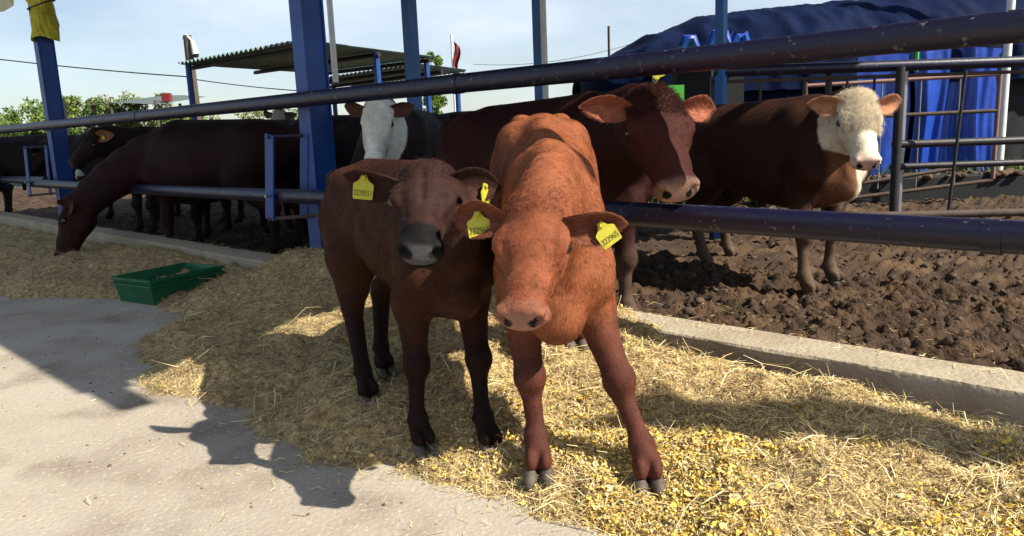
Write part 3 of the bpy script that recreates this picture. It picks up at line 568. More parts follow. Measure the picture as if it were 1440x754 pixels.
    if eyes:
        for y in(1,-1):
            m=MB(); c=hp(.352,y*.209,-.138); r=.051*L; n1=12
            for i in range(7):
                for j in range(n1): th=math.pi*i/6; ph=2*math.pi*j/n1; m.V.append(tuple(c+r*np.array([math.sin(th)*math.cos(ph),math.sin(th)*math.sin(ph),math.cos(th)])))
            m.F=[(i*n1+j,(i+1)*n1+j,(i+1)*n1+(j+1)%n1,i*n1+(j+1)%n1) for i in range(6) for j in range(n1)]; mobj('eye',np.array(m.V),m.F,M['eye'],root,True)
    if hoof:
        for kx,J in legs:
            p=J[-1,:3]
            for dy in(1,-1):
                h=bpy.data.objects.new('hoof',CLAW); COL.objects.link(h); h.parent=root; h.scale=(S*.92,S*.84,S*.80); h.location=(p[0]+.026*S,p[1]+dy*.0235*S,p[2]-.050*S); h.rotation_euler=(0,0,dy*.09)
    # ears
    eo=[]
    for y,(sw,tw) in zip((1,-1),ears):
        ev,ef,inn=ear_mesh(earL*L,earw*L,.48,seed=int(S*100)+y); rt=hp(.115,y*.165,-.135)
        ox=nrm(l*y*math.cos(R(sw))-u*math.sin(R(sw))*.75-f*.22+ f*math.sin(R(sw))*.15); zz=f*math.cos(R(42+tw))+u*math.sin(R(42+tw)); zz=nrm(zz-ox*(zz@ox)); yy=np.cross(zz,ox)
        W=rt+ev[:,:1]*ox+ev[:,1:2]*yy+ev[:,2:]*zz; e=mobj('ear',W,ef,M['coat'],root,True)
        oc=C[np.argmin(((V-rt)**2).sum(1))]*np.array([1.,1.,1.]); ec=np.array(ear_col if ear_col is not None else oc*.8+.03); cc=np.where(inn[:,None],ec,oc if ear_col is None else np.array(ear_col)*.8+oc*.2)
        set_col(e.data,'coat',np.clip(cc*(.8+.4*fbm(W[:,0]*30,W[:,1]*30,W[:,2]*30,8,2)[:,None]),0,1)); eo.append((e,W,ef,cc,ox,yy,zz,rt))
    if fur:
        q=np.random.default_rng(int(S*1000)); a,b,c=V[F[:,0]],V[F[:,1]],V[F[:,2]]; nr=np.cross(b-a,c-a); ar=np.linalg.norm(nr,axis=1); nr/=ar[:,None]+1e-12
        pr=ar*(1+2.2*ish[F[:,0]]); fi=q.choice(len(F),fur,p=pr/pr.sum()); w_=q.random((fur,2)); P=(V[F[fi,0]]*(1-w_[:,:1])+V[F[fi,1]]*w_[:,:1])*(1-w_[:,1:])+(V[F[fi,3]]*(1-w_[:,:1])+V[F[fi,2]]*w_[:,:1])*w_[:,1:]
        nn=nr[fi]; hh=ish[F[fi,0]][:,None]; pl=V[F[fi,0]]/S
        flow=np.where(pl[:,2:]<.5,np.array([-.1,0,-1.]),np.array([-.75,0,-.65]))*(1-hh)+hh*(-f*.55+0*u)
        sw=np.stack([fbm(P[:,0]*11,P[:,1]*11,P[:,2]*11,s_,2)-.5 for s_ in(41,43,47)],-1)*2.4+np.stack([fbm(P[:,0]*50,P[:,1]*50,P[:,2]*50,s_,2)-.5 for s_ in(61,63,67)],-1)*1.6; flow=flow+sw
        flow-=nn*np.sum(flow*nn,1)[:,None]; flow/=np.linalg.norm(flow,axis=1)[:,None]+1e-9; D_=flow*.9+nn*(.14+.16*q.random((fur,1))); D_/=np.linalg.norm(D_,axis=1)[:,None]
        hx=(P-po)@HM/L; ed=((hx[:,0]-.345)/.085)**2+((np.abs(hx[:,1])-.21)/.09)**2+((hx[:,2]+.137)/.065)**2; bare=(hh[:,0]>.5)&((hx[:,0]>.93)|(ed<1)); keep=~bare&(pl[:,2]>.06); Ln=fursz*(.006+.006*q.random(fur))*(1-.35*hh[:,0])*(.6+.4*(pl[:,2]>.4))
        cn=fbm(P[:,0]*55,P[:,1]*55,P[:,2]*30,71,2)[:,None]; cs=np.clip(C[F[fi,0]]*(.35+1.5*cn)*q.uniform(.7,1.5,(fur,1)),0,1)
        strands('fur',P[keep],D_[keep],Ln[keep],.00034*max(1,vox/.007),cs[keep],root,5)
        for (e,W,ef,cc,ox,yy,zz,rt) in eo:
            m_=max(300,fur//22); fi=q.choice(len(ef),m_); w_=q.random((m_,1)); P=W[ef[fi,0]]*(1-w_)+W[ef[fi,2]]*w_; D_=nrm(ox*.9+zz*.05)[None]+q.normal(0,.22,(m_,3)); D_/=np.linalg.norm(D_,axis=1)[:,None]
            strands('fur',P,D_,fursz*(.006+.007*q.random(m_)),.0004*max(1,vox/.007),np.clip(cc[ef[fi,0]]*q.uniform(.7,1.4,(m_,1)),0,1),e,9)
    if curls:
        q=np.random.default_rng(3); cnt,ln,cl,x1,rad=curls; fi=np.argwhere((hd[:,0]<x1)&(hd[:,0]>-.12)&(ish>-1)&(hd[:,2]>-.22)&(hd[:,2]<.3)&(np.abs(hd[:,1])<.24))[:,0]; fi=q.choice(fi,cnt); P=V[fi]+q.normal(0,.004,(cnt,3))
        D_=u[None]*.55+f*.5+q.normal(0,.55,(cnt,3)); D_/=np.linalg.norm(D_,axis=1)[:,None]; strands('curly_forelock',P,D_,ln*(.5+q.random(cnt)),rad,np.clip(C[fi]*q.uniform(.75,1.25,(cnt,1)),0,1),root,11,curl=cl)
    for (ei,uu,vv,nvw,upw,sz,tx,sm) in tags:
        e,W,ef,cc,ox,yy,zz,rt=eo[ei]; p=rt+ox*uu*earL*L+yy*vv*earw*L+dirl(nvw)*.016; ear_tag(root,p,dirl(nvw),dirl(upw),sz,tx,sm)
    if extra_tag: ear_tag(root,loc(extra_tag[0]),dirl(extra_tag[1]),dirl(extra_tag[2]),extra_tag[3])
    return root
def mixc(c,d,t): return np.array(c)*(1-t[:,None])+np.array(d)*t[:,None]
def base_coat(main,dark=None,belly=None,legs=None,muzzle=(.05,.03,.03),ring=None,face=None,chest=None,socks=None,dorsal=None,mud=None,mcol=0.95,patch=None,ringx=.82,bib=None):
    def fn(V,hd,ish):
        n=len(V); C=np.tile(np.array(main,float),(n,1)); z=V[:,2]; w_=fbm(V[:,0]*5,V[:,1]*5,V[:,2]*5,99,3)-.5
        if belly is not None: C=mixc(C,belly,sstep(.62,.45,z+w_*.1))if False else np.where(True,mixc(C,belly,sstep(.58,.46,z+w_*.12)),C)
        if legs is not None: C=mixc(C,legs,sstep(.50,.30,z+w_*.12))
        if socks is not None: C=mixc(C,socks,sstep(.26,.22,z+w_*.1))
        if patch is not None: C=mixc(C,patch,sstep(.62,.66,fbm(V[:,0]*2.2,V[:,1]*2.2,V[:,2]*2.2,17,3)))
        if chest is not None: C=mixc(C,chest[0],sstep(chest[1],chest[1]+.06,V[:,0]+w_*.14)*sstep(.84,.74,z)*sstep(.30,.36,z)*sstep(chest[2],chest[2]-.06,np.abs(V[:,1]-chest[3])))
        if bib is not None: C=mixc(C,bib,sstep(.42,.47,V[:,0]+w_*.08)*sstep(.075,.05,np.abs(V[:,1]-.075+w_*.06))*sstep(.38,.44,z)*sstep(.86,.80,z))
        if dorsal is not None: C=mixc(C,dorsal,sstep(.03,.015,np.abs(V[:,1]))*sstep(.9,.95,z)*sstep(.0,.2,V[:,0]))
        if face is not None: C=mixc(C,face[0],sstep(.42,.58,ish+w_*.9)*sstep(face[1]-.02,face[1]+.04,hd[:,0]+w_*.12+ (0 if len(face)<3 else -face[2]*np.abs(hd[:,1]))))
        if dark is not None: C=mixc(C,dark[0],ish*sstep(dark[1],dark[1]+.18,hd[:,0]+w_*.2))
        if ring is not None: C=mixc(C,ring,ish*sstep(ringx,ringx+.06,hd[:,0]+w_*.06))
        pad=ish*sstep(mcol-.06,mcol,hd[:,0]+np.abs(hd[:,1])*-.2+.02)*sstep(-.25,-.22,hd[:,2])*sstep(.145,.10,np.abs(hd[:,1])+w_*.04)*sstep(-.035,-.08,hd[:,2]); C=mixc(C,muzzle,pad)
        C=mixc(C,(.02,.012,.01),ish*sstep(.012,.004,np.abs(hd[:,2]+.262))*sstep(.86,.9,hd[:,0])*(np.abs(hd[:,1])<.17))
        nos=np.minimum(((hd[:,0]-.99)/.05)**2+((np.abs(hd[:,1])-.1)/.045)**2+((hd[:,2]+.138)/.04)**2,9); C=mixc(C,(.012,.008,.008),ish*sstep(1.1,.7,nos))
        eye=((hd[:,0]-.345)/.062)**2+((np.abs(hd[:,1])-.2)/.07)**2+((hd[:,2]+.138)/.045)**2; C=mixc(C,(.015,.01,.008),ish*sstep(1.5,1.0,eye)*.8)
        if mud is not None: C=mixc(C,mud,sstep(.42,.22,z+w_*.35)*.85)
        return C
    return fn
# ---- the two calves on the straw
f1=(-.33,2.44);f2=(-.10,2.38);h1=(-.57,2.77);h2=(-.555,3.07)
F3=lambda p:(p[0],p[1],hz(*p)-.004)
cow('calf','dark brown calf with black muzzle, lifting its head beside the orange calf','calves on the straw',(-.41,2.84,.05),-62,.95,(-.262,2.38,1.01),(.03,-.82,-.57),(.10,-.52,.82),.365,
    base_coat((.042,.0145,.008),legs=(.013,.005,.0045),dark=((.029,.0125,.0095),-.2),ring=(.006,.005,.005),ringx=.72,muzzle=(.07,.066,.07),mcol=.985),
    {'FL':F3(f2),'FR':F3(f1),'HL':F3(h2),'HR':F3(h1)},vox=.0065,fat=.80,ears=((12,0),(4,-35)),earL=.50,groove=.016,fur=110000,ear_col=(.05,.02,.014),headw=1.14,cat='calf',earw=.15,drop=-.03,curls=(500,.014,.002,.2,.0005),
    tags=((1,.62,-.05,(-.1,-1,.1),(.12,0,1),.062,'3229551',None),(0,.62,-.1,(.93,-.4,.1),(.15,0,1),.06,None,None)))
f1=(.057,2.22);f2=(.375,2.10);h1=(.04,3.20);h2=(.26,3.14)
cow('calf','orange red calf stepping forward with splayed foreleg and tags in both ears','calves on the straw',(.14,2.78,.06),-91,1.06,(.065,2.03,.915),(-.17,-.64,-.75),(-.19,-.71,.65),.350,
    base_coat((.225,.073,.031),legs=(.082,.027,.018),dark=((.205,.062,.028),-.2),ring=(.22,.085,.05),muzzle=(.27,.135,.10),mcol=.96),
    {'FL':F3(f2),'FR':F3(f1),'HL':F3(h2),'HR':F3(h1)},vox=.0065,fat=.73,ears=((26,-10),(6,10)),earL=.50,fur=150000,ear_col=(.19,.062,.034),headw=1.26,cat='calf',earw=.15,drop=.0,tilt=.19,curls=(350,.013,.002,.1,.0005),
    tags=((0,.60,-.1,(.15,-1,.1),(-.55,0,.85),.058,'322965',None),(1,.55,-.1,(-.05,-.95,.3),(-.1,0,1),.060,'322965',None)))
# ---- the herd behind the fence
cow('cow','maroon cow resting its head between the pipe rails','cattle in the pen',(.19,4.50,-.03),-52,1.30,(.67,3.49,1.255),(.10,-.62,-.77),(.05,-.76,.63),.53,
    base_coat((.028,.0068,.0055),legs=(.03,.011,.008),dark=((.050,.0135,.010),-.2),ring=(.17,.095,.068),ringx=.87,muzzle=(.34,.21,.155),mcol=.94,mud=(.09,.06,.04)),vox=.0095,ears=((22,5),(-4,10)),earL=.42,earw=.115,headw=1.22,fur=60000,fursz=1.6,ear_col=(.30,.10,.055),curls=(2600,.03,.004,.26,.0008),extra_tag=((.70,3.60,1.31),(-.1,-1,.2),(-.25,.1,-1),.07))
cow('cow','brown white faced young bull with curly forelock standing in the mud','cattle in the pen',(1.80,5.40,-.03),-60,1.26,(2.10,4.60,1.235),(-.04,-.50,-.86),(-.06,-.84,.50),.46,
    base_coat((.036,.014,.009),legs=(.05,.022,.015),face=((.74,.65,.50),-.2),bib=(.62,.55,.42),ring=(.70,.55,.45),muzzle=(.62,.36,.30),mcol=.94,chest=((.15,.066,.034),.40,.16,-.02),mud=(.10,.068,.043)),
    {'FR':(1.88,4.70,-.02),'FL':(2.17,5.02,-.02),'HR':(1.50,5.72,-.02),'HL':(1.80,6.15,-.02)},vox=.0105,fat=1.12,ears=((4,5),(4,10)),earL=.40,fur=50000,fursz=1.5,ear_col=(.50,.24,.13),headw=1.16,curls=(9000,.026,.004,.50,.00055),earw=.13)
cow('cow','white faced cow with a dark body peering out between the posts','cattle in the pen',(-.78,6.15,-.03),-97,1.34,(-.87,5.27,1.345),(-.06,-.42,-.90),(-.02,-.9,.42),.45,
    base_coat((.018,.012,.012),face=((.66,.66,.60),-.05),muzzle=(.45,.3,.27),dorsal=(.6,.58,.52)),vox=.015,ears=((10,5),(10,5)),earL=.40,earw=.12,ear_col=(.09,.04,.03),cat='cow')
cow('cow','red cow reaching under the rail to eat straw','cattle in the pen',(-2.78,7.45,-.03),163,1.32,(-4.22,7.25,.63),(-.22,-.20,-.95),(-.92,-.1,.25),.60,
    base_coat((.020,.007,.006),dark=((.026,.009,.007),-.2),ring=(.12,.05,.04),muzzle=(.25,.15,.12)),vox=.014,fat=1.3,ears=((30,0),(30,0)),ear_col=(.05,.022,.016),neck=1.3)
cow('cow','dark brown cow standing behind the red grazing cow','cattle in the pen',(-4.15,9.75,-.03),232,1.34,(-4.72,8.85,1.30),(-.40,-.55,-.72),(-.35,-.55,.75),.50,
    base_coat((.022,.012,.011)),vox=.018,ears=((6,0),(6,0)),ear_col=(.20,.09,.05),tags=((0,.4,0,(-.3,-1,.1),(0,0,1),.04,None,None),))
cow('cow','black cow with a white blaze beyond the far blue post','cattle in the pen',(-7.2,11.5,-.03),25,1.34,(-6.25,11.2,1.05),(.35,-.6,-.75),(.3,-.6,.75),.48,
    base_coat((.013,.012,.014),face=((.55,.53,.50),.30,1.8)),vox=.02,ear_col=(.05,.04,.04))
cow('cow','black and white cow with a yellow tag beside the near blue post','cattle in the pen',(-2.35,8.75,-.03),-42,1.30,(-2.02,7.75,1.20),(.55,-.35,-.76),(.45,-.5,.72),.48,
    base_coat((.012,.011,.012),patch=(.5,.48,.45)),vox=.02,ear_col=(.04,.03,.03),tags=((1,.5,0,(-.3,-1,.1),(0,0,1),.075,None,None),))
cow('cow','speckled grey faced cow far back near the green trailer','cattle in the pen',(-3.6,13.2,-.03),-75,1.36,(-3.55,12.1,1.56),(-.1,-.5,-.86),(0,-.86,.5),.46,
    base_coat((.03,.02,.018),face=((.42,.36,.31),.0)),vox=.024,ear_col=(.1,.07,.06))
cow('cow','black cow standing broadside past the far blue post','cattle in the pen',(-8.9,12.3,-.03),208,1.36,(-10.1,11.8,1.25),(-.6,-.3,-.7),(-.5,-.2,.8),.5,
    base_coat((.012,.011,.012)),vox=.022,ear_col=(.03,.03,.03))
for lb,og,hdg,pl in (('black cow standing close behind the red grazing cow',(-2.9,8.75,-.03),168,(-3.95,9.0,1.25)),('dark cow standing behind the near blue post',(-1.75,8.2,-.03),150,(-2.7,8.6,1.15)),('black cow lined up behind the brown cow at the feed rail',(-5.6,11.2,-.03),165,(-6.8,11.3,1.2)),('black cow facing away past the white faced cow',(-.3,8.6,-.03),60,(.2,9.8,1.3))):
    hv=np.array([math.cos(R(hdg)),math.sin(R(hdg)),0]); cow('cow',lb,'cattle in the pen',og,hdg,1.33,pl,tuple(hv*.6+[0,0,-.8]),tuple(hv*.8+[0,0,.6]),.5,base_coat((.013,.010,.010)),vox=.024,fat=1.35,ear_col=(.03,.02,.02))
# ------------------------------------------------------------------ things round the pen
def thing(name,loc,label,cat,group=None): o=empty(name,tuple(loc)); tag(o,label,cat,group); return o
# green feed crate
bx=empty('feed_crate',(-2.485,5.12,.0),math.atan2(.50,.30)); tag(bx,'shallow green plastic crate standing by the curb','crate')
Lx,Wy,Hh_=.60,.44,.185
def tray(l,wd,h,t,off=0):
    m=MB(); tp=.03
    for sgn in(0,1):
        pass
    o=[(0+tp,tp),(l-tp,tp),(l-tp,wd-tp),(tp,wd-tp)]; q=[(0,0),(l,0),(l,wd),(0,wd)]; i0=[(tp+t,tp+t),(l-tp-t,tp+t),(l-tp-t,wd-tp-t),(tp+t,wd-tp-t)]; i1=[(t,t),(l-t,t),(l-t,wd-t),(t,wd-t)]
    V=[(*p,0) for p in o]+[(*p,h) for p in q]+[(*p,h) for p in i1]+[(*p,.012) for p in i0]
    F=[(0,3,2,1),(12,13,14,15)]
    for k in range(4):
        n=(k+1)%4; F+=[(k,n,4+n,4+k),(4+k,4+n,8+n,8+k),(8+k,8+n,12+n,12+k)]
    return V,F
V,F=tray(Lx,Wy,Hh_,.008); sh=mobj('shell',np.array(V),F,M['green'],bx)
for z,ex in ((Hh_-.012,.012),(Hh_-.052,.008)):
    m=MB(); a=-ex+.004
    for (c,s_) in (((Lx/2,a,z),(Lx+2*ex,.012,.014)),((Lx/2,Wy-a,z),(Lx+2*ex,.012,.014)),((a,Wy/2,z),(.012,Wy,.0136)),((Lx-a,Wy/2,z),(.012,Wy,.0136))): m.box(c,s_)
    bevel(mobj('rim',np.array(m.V),m.F,M['green'],bx),.003)
m=MB(); m.box((.03,Wy/2,.008),(.012,Wy-.05,.016)); m.box((Lx/2,.03,.008),(Lx-.05,.012,.0157)); mobj('base_lip',np.array(m.V),m.F,M['green'],bx)

# back fence of the pen
bf=thing('back_fence',(3.4,7.1,0),'dark pipe fence across the back of the mud pen','fence')
def bp(a,b,r,name,mt,n=12,sag=.0): part(pipe(a,b,r,n,sag),name,mt,bf,True)
bp((1.9,7.12,1.55),(8.2,7.0,1.50),.05,'rail',M['navy']); bp((3.55,7.05,.83),(8.2,7.0,.80),.036,'rail',M['darkpipe']); bp((3.55,7.07,.625),(8.2,7.0,.60),.03,'rail',M['darkpipe'])
bp((1.9,6.75,.235),(8.2,6.2,.21),.035,'rail',M['rust']); bp((1.9,7.16,1.46),(6.4,7.1,1.43),.016,'rail',M['rust'])
for x,y,mt,r in ((1.95,7.2,'navy',.05),(3.66,7.15,'steel',.045),(3.56,7.0,'darkpipe',.04),(3.0,7.2,'darkpipe',.03),(7.4,7.1,'navy',.05)): bp((x,y,-.1),(x,y,1.52),r,'post',M[mt])
for x0,x1,y in ((4.06,3.98,6.85),): bp((x0,y,1.46),(x1,y,.12),.014,'brace',M['darkpipe'])
for x in (2.35,2.75,3.15,3.4): bp((x,7.15,1.44),(x,7.15,1.0),.012,'upright',M['rust'])
gt=thing('field_gate',(3.9,8.0,0),'rust pink pipe gate swung open behind the pen','gate')
def gp(a,b,r,name,mt): part(pipe(a,b,r,10,0),name,mt,gt,True)
A=np.array([3.6,9.3,0]); Bq=np.array([5.80,9.1,0])
for z0,z1 in ((1.48,1.52),(1.08,1.10),(.20,.50),(.06,.28)): gp(A+[0,0,z0],Bq+[0,0,z1],.024,'bar',M['rust'] if z0!=1.48 else M['pinkpipe'])
gp(Bq+[0,0,.3],Bq+[0,0,1.56],.026,'bar',M['pinkpipe']); gp(A+[0,0,.2],A+[0,0,1.52],.026,'bar',M['rust'])
for t in (.2,.4,.6,.8): p=A+(Bq-A)*t; gp(p+[0,0,.22],p+[0,0,1.5],.011,'upright',M['steel'])
# another gate leaf further left, low
A2=np.array([2.7,7.9,0])
for z0,z1 in ((.30,.16),(.62,.5),(.9,.78)): gp(A+[0,.1,z0+.02],A2+[0,0,z1],.022,'bar',M['rust'])

# low dark wall and verge behind the gate
o=MB(); o.box((8.0,9.9,.14),(9.5,.5,.34)); tw=o.build('trough_wall',M['dark']); bevel(tw,.02); tag(tw,'low dark trough wall behind the open gate','wall')
n=150; P=np.c_[rng.uniform(4.2,9,n),rng.uniform(9.6,9.95,n),np.full(n,.31)]
tag(lumps('manure_heap',P,rng.uniform(.03,.09,n),np.array([(.09,.06,.035)])*rng.uniform(.5,1.7,(n,1)),M['clod'],33),'crumbly manure lumps lying on the trough wall','manure',kind='stuff')
def tuft(n,cx,cy,sx,sy,h,seed,name,label,cat,cols,z0=-.1,parent=None,w_=.012):
    q=np.random.default_rng(seed); x=cx+q.normal(0,sx,n); y=cy+q.normal(0,sy,n); a=q.uniform(0,6.28,n); hh=h*q.uniform(.45,1.1,n); lean=q.normal(0,.28,(n,2))*hh[:,None]
    wv=np.stack([np.cos(a),np.sin(a),0*a],-1)*w_; p0=np.stack([x,y,np.full(n,z0)],-1); p1=p0+np.c_[lean*.35,hh*.55]; p2=p0+np.c_[lean,hh]
    V=np.stack([p0-wv,p0+wv,p1-wv*.8,p1+wv*.8,p2],1).reshape(-1,3); b=np.arange(n)[:,None]*5; F=[tuple(r) for r in (b+np.array([0,1,3,2])).tolist()]+[tuple(r) for r in (b+np.array([2,3,4])).tolist()]
    o=mobj(name,V,F,M['leaf'],parent); set_col(o.data,'coat',np.repeat(np.array(cols)[q.choice(len(cols),n)]*q.uniform(.6,1.3,(n,1)),5,0)); return o
GR=[(.10,.17,.03),(.16,.22,.05),(.22,.24,.07)]
tag(tuft(5000,7.6,11.6,1.6,.5,.5,41,'verge_grass','','',GR),'bright green grass verge by the blue tarpaulin shelter','grass',kind='stuff')
tag(tuft(1500,4.0,10.6,.9,.3,.42,42,'verge_grass','','',GR),'green grass tufts seen below the open gate bars','grass',kind='stuff')

# tarpaulin shelter
ht=thing('tarpaulin_shelter',(6.5,13,0),'long rounded shelter under a wrinkled navy tarpaulin with blue curtains','shelter')
def topz(x): return float(np.interp(x,[1.2,1.7,2.3,3.0,3.8,5,7,9,12,17],[1.9,2.25,2.55,2.74,2.84,2.92,3.05,3.2,3.45,3.7]))
nu,nv=260,70
X,Vv=np.meshgrid(1.25+15.5*np.linspace(0,1,nu),np.linspace(0,1,nv),indexing='ij'); TZ=np.interp(X,[1.2,1.7,2.3,3.0,3.8,5,7,9,12,17],[1.9,2.25,2.55,2.74,2.84,2.92,3.05,3.2,3.45,3.7])
EN=np.clip((X-1.25)/1.3,0,1); HF=2.3*(.35+.65*np.sqrt(1-(1-EN)**2)); TH=np.pi*Vv; CT=np.cos(TH); YY=13.6-HF*np.sign(CT)*np.abs(CT)**.55; ZZ=1.55+(TZ-1.55)*np.abs(np.sin(TH))**.62
WR=.14*(fbm(X*1.3+Vv*1.4,Vv*3.2-X*.5,0,91,3)-.5)+.05*(fbm(X*7+Vv*9,Vv*2.5,0,97,3)-.5)-.20*np.abs(fbm(X*1.9+Vv*3.5,Vv*5.5-X*.9,0,191,2)-.5)-.16*np.abs(fbm((X*1.9+Vv*3.5)*2.3+4,(Vv*5.5-X*.9)*.8,0,193,2)-.5)
V=np.stack([X+.12*WR,YY-WR,ZZ+.6*WR],-1).reshape(-1,3)
part(MB().add(V,[(i*nv+j,(i+1)*nv+j,(i+1)*nv+j+1,i*nv+j+1) for i in range(nu-1) for j in range(nv-1)]),'tarpaulin_cover',M['tarp'],ht,True)
def curtain(x0,x1,z0,z1,y,seed,fold=.07,wave=7,name='curtain',mt='bluetarp'):
    q=random.Random(seed); nu=int((x1-x0)*44); nv=16; V=[]; ph=[q.uniform(0,6.3) for _ in range(4)]
    for i in range(nu):
        x=x0+(x1-x0)*i/(nu-1)
        for j in range(nv):
            v=j/(nv-1); f=fold*(.4+.6*v); V.append((x+.03*math.sin(v*6+x*3),y+f*(math.sin(x*wave+ph[0]+v*.6)+.5*math.sin(x*wave*2.3+ph[1]-v)+.25*math.sin(x*wave*5.1+ph[2]+2*v)),z1+(z0-z1)*v+.02*math.sin(x*5)))
    part(MB().add(V,[(i*nv+j,i*nv+j+1,(i+1)*nv+j+1,(i+1)*nv+j) for i in range(nu-1) for j in range(nv-1)]),name,M[mt],ht,True)
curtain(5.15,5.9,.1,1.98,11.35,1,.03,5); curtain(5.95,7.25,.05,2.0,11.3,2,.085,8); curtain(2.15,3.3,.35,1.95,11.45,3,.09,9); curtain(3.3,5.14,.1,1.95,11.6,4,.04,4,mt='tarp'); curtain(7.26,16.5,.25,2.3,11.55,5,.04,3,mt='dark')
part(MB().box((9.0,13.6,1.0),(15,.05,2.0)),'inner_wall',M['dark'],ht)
for x in (2.2,5.12,7.26,11.5): part(pipe((x,11.45,-.1),(x,11.45,1.9),.035,10,0),'upright',M['steel'],ht,True)
part(pipe((5.92,11.2,1.98),(5.92,11.2,1.70),.03,8,0),'clip',M['dkgreen'],ht,True)
wpole=MB(); wpole.tube([(7.12,11.05,-.1),(7.12,11.05,6.5)],.055,12); o=wpole.build('white_pole',M['white'],None,True); tag(o,'white steel pole standing in front of the blue curtains','pole')
o=MB(); o.tube([(1.75,13.0,1.2),(1.75,13.0,2.72)],.022,6); tag(o.build('antenna_mast',M['rust']),'thin rusty mast rising behind the shelter end','mast')
# green trailer with blue bundles
tr=thing('feed_trailer',(2.9,10.4,0),'bright green trailer side loaded with blue bundles','trailer')
part(MB().box((2.78,10.4,1.98),(.95,.5,.10)),'side_board',M['dkgreen'],tr); part(MB().box((2.2,10.5,1.35),(.35,.4,.5)),'body',M['dkgreen'],tr); part(MB().box((2.75,10.55,1.0),(.9,.3,1.85)),'chassis',M['dark'],tr)
for x,w_,h_ in ((2.45,.2,.13),(2.85,.28,.18),(3.12,.2,.16)):
    q=MB(); q.tube([(x-w_/2,10.36,2.08),(x-w_*.2,10.36,2.05+h_),(x+w_*.25,10.36,2.06+h_*.95),(x+w_/2,10.36,2.07)],[.06,.075,.07,.055],9); part(q,'bundle',M['bluetarp'],tr,True)

# roofs beyond the pen
def canopy(name,label,C4,posts,zb,pitch=.19,group=None):
    L4,T4,R4,=[np.array(c,float) for c in C4]; t=thing(name,(*((L4+R4)/2)[:2],0),label,'canopy',group); e1=T4-L4; e2=R4-T4; l1=np.linalg.norm(e1); n1=int(l1/pitch*4); V=[]
    for i in range(n1):
        for j in range(3): p=L4+e1*i/(n1-1)+e2*j/2; V.append((p[0],p[1],p[2]+.035*math.sin(i*math.pi/2)))
    part(MB().add(V,[(i*3+j,i*3+j+1,i*3+j+4,i*3+j+3) for i in range(n1-1) for j in range(2)]),'roof_sheet',M['sheet'],t)
    for k in (.06,.5,.94):
        a=L4+e2*k-[0,0,.10]; b=T4+e2*k-[0,0,.10]; part(pipe(a,b,.05,6,0),'purlin',M['darkpipe'],t)
    for u,v in posts: p=L4+e1*u+e2*v; part(pipe((p[0],p[1],-.1),(p[0],p[1],p[2]-.05),.07,8,0),'post',M['blue'],t,True)
    return t
canopy('corrugated_canopy','large corrugated steel canopy on blue posts beyond the pen',((-7.3,17.6,2.86),(-3.55,14.0,2.82),(-1.6,18.6,2.88)),((.05,.03),(.98,.5),(.96,.96),(.05,.96)),2.9)
canopy('corrugated_canopy','lower corrugated canopy half hidden behind the larger canopy',((-5.9,22.6,2.72),(-2.15,18.9,2.75),(-1.0,20.9,2.7)),((.05,.5),(.96,.9)),2.7)
cn=thing('arched_canopy',(-12.2,25,0),'small arched canopy with a red end block by the bushes','canopy')
V=[];nu=20
for i in range(nu):
    for j in range(6):
        u=i/(nu-1); v=j/5; V.append((-13.4+2.5*u+.5*v,24.2+3.0*v,2.36+.10*math.sin(math.pi*u)-.05*(1-v)+.30*v))
part(MB().add(V,[(i*6+j,i*6+j+1,(i+1)*6+j+1,(i+1)*6+j) for i in range(nu-1) for j in range(5)]),'roof_sheet',M['greysheet'],cn,True)
for x,y in ((-12.3,24.3),(-11.8,26.4),(-11.2,26.8),(-10.95,24.4),(-12.9,24.4)): part(pipe((x,y,-.1),(x,y,2.45),.05,6,0),'post',M['wood'],cn)
part(MB().box((-10.8,24.9,2.56),(.26,.2,.26)),'end_block',M['red'],cn)
# pole with camera and lamp
pl=thing('utility_pole',(-7.95,20,0),'timber pole with a white security camera and cables','pole'); m=MB(); m.tube([(-7.95,20,-.1),(-7.98,20,3.78)],[.13,.10],10); part(m,'shaft',M['wood'],pl,True)
m=MB(); m.tube([(-8.08,20,3.7),(-7.98,19.95,3.78),(-7.82,19.9,3.62)],.035,8); part(m,'arm',M['white'],pl,True); m=MB(); m.tube([(-7.83,19.9,3.62),(-7.77,19.9,3.3)],[.05,.09],12); part(m,'camera_housing',M['white'],pl,True); m=MB(); m.tube([(-7.77,19.9,3.3),(-7.76,19.9,3.22)],[.075,.05],12); part(m,'camera_lens',M['black'],pl,True)
part(MB().box((-7.93,19.9,1.62),(.7,.1,.10)),'collar',M['white'],pl)
def cable(pts,label,r=.012):
    m=MB(); m.tube(pts,r,5); o=m.build('overhead_cable',M['black']); tag(o,label,'cable','overhead cables'); return o
def sagl(a,b,s,n=24): a,b=np.array(a,float),np.array(b,float); t=np.linspace(0,1,n)[:,None]; p=a+(b-a)*t; p[:,2]-=(4*s*t*(1-t))[:,0]; return p
cable(sagl((-24,24,5.6),(-7.95,20,2.75),.25),'overhead cable running from the timber pole above the bushes',.016); cable(sagl((-7.95,20,2.7),(-2,24,2.4),.2),'overhead cable from the timber pole under the large canopy',.014); cable(sagl((-1,26,3.3),(5,22,3.75),.35),'upper overhead cable crossing between flag and shelter',.007); cable(sagl((-1,26,3.0),(5,22,3.6),.45),'lower overhead cable crossing between flag and shelter',.007)
fl=thing('flag_pole',(-1.95,30,0),'white flag pole with a limp red flag','flag'); part(pipe((-1.95,30,-.1),(-1.95,30,4.75),.05,8,0),'shaft',M['white'],fl,True)
V=[];
for i in range(8):
    for j in range(12): u=i/7;v=j/11; V.append((-1.9+.24*u*(1-.3*v)+.05*math.sin(v*6),30+.1*math.sin(u*9+v*3),4.55-.95*v-.25*u))
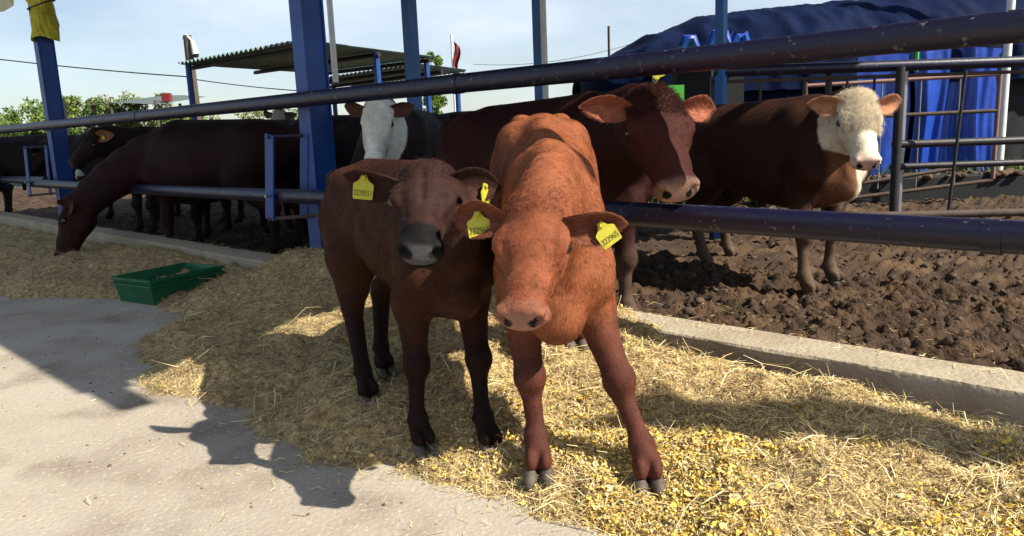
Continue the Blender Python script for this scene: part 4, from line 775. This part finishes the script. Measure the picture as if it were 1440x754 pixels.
part(MB().add(V,[(i*12+j,i*12+j+1,(i+1)*12+j+1,(i+1)*12+j) for i in range(7) for j in range(11)]),'flag_cloth',M['red'],fl,True)
o=MB(); o.tube([(-13.0,23,-.1),(-13.05,23,2.5)],.06,8); tag(o.build('fence_stake',M['black']),'thin black stake standing before the bushes','stake')
# bushes and tree
def bush(name,label,cx,cy,rx,ry,h,seed,cols,group='bushes beyond the pen',n=8500,ls=.075,tips=None,cat='bush'):
    h=h*(.86 if cat=='bush' else 1); q=np.random.default_rng(seed); t=thing(name,(cx,cy,-.1),label,cat,group)
    for k in range(5):
        a=q.uniform(0,6.28); m=MB(); m.tube([(cx,cy,-.1),(cx+.3*rx*math.cos(a),cy+.3*ry*math.sin(a),h*.45),(cx+.6*rx*math.cos(a),cy+.6*ry*math.sin(a),h*.85)],[.05,.035,.012],6); part(m,'stem',M['wood'],t)
    nc=26; cc=np.stack([cx+q.normal(0,.45,nc)*rx,cy+q.normal(0,.45,nc)*ry,h*(.25+.65*q.random(nc)**.8)],-1); cr=q.uniform(.22,.42,nc)*min(rx,1.1); w_=q.choice(nc,n); d=q.normal(0,1,(n,3)); d/=np.linalg.norm(d,axis=1)[:,None]; P=cc[w_]+d*(cr[w_]*q.random(n)**.4)[:,None]*[1,1,1.15]; P[:,2]=np.maximum(P[:,2],0)
    ax=q.normal(0,1,(n,3)); ax/=np.linalg.norm(ax,axis=1)[:,None]; b=np.cross(ax,q.normal(0,1,(n,3))); b/=np.linalg.norm(b,axis=1)[:,None]; s_=ls*q.uniform(.5,1.2,(n,1))
    V=np.stack([P-ax*s_,P+b*s_*.45,P+ax*s_,P-b*s_*.45],1).reshape(-1,3); F=np.arange(4*n).reshape(n,4); cl=np.array(cols)[q.choice(len(cols),nc)][w_]*q.uniform(.6,1.3,(n,1))
    if tips is not None: k=P[:,2]>h*.82; cl[k]=np.array(tips)*q.uniform(.7,1.2,(k.sum(),1))
    o=mobj('crown',V-np.array(t.location),F,M['leaf'],t); set_col(o.data,'coat',np.repeat(cl,4,0)); return t
LG=[(.12,.19,.03),(.17,.23,.05),(.08,.14,.03),(.22,.26,.08)]
bush('reed_clump','pale reed like bush with pinkish plumes left of the far post',-19.3,26.5,2.2,1.2,3.3,1,[(.22,.25,.12),(.28,.27,.15),(.15,.2,.07)],tips=(.34,.27,.2))
bush('leafy_bush','yellow green bush just left of the far blue post',-16.8,27,1.6,1.2,2.9,2,LG); bush('leafy_bush','tall leafy green bush right of the far blue post',-14.9,26,1.2,1.2,3.3,3,LG); bush('leafy_bush','bushy green shrub behind the black stake',-13.4,27,1.3,1.2,3.4,4,LG,tips=(.2,.22,.08)); bush('leafy_bush','low green bush beneath the arched canopy',-12.0,29,1.6,1.,2.7,5,LG)
bush('leafy_bush','distant green bush left of the near blue post',-9.0,30,1.7,1.,2.9,6,LG,n=3500); bush('leafy_bush','dark low bush at the edge of the yard',-22.5,28,2.2,1.2,3.1,7,LG)
bush('poplar_tree','narrow green tree top rising behind the canopy roofs',-3.2,34,.6,.6,4.9,8,[(.10,.18,.03),(.16,.24,.05)],None,9000,.07,cat='tree')
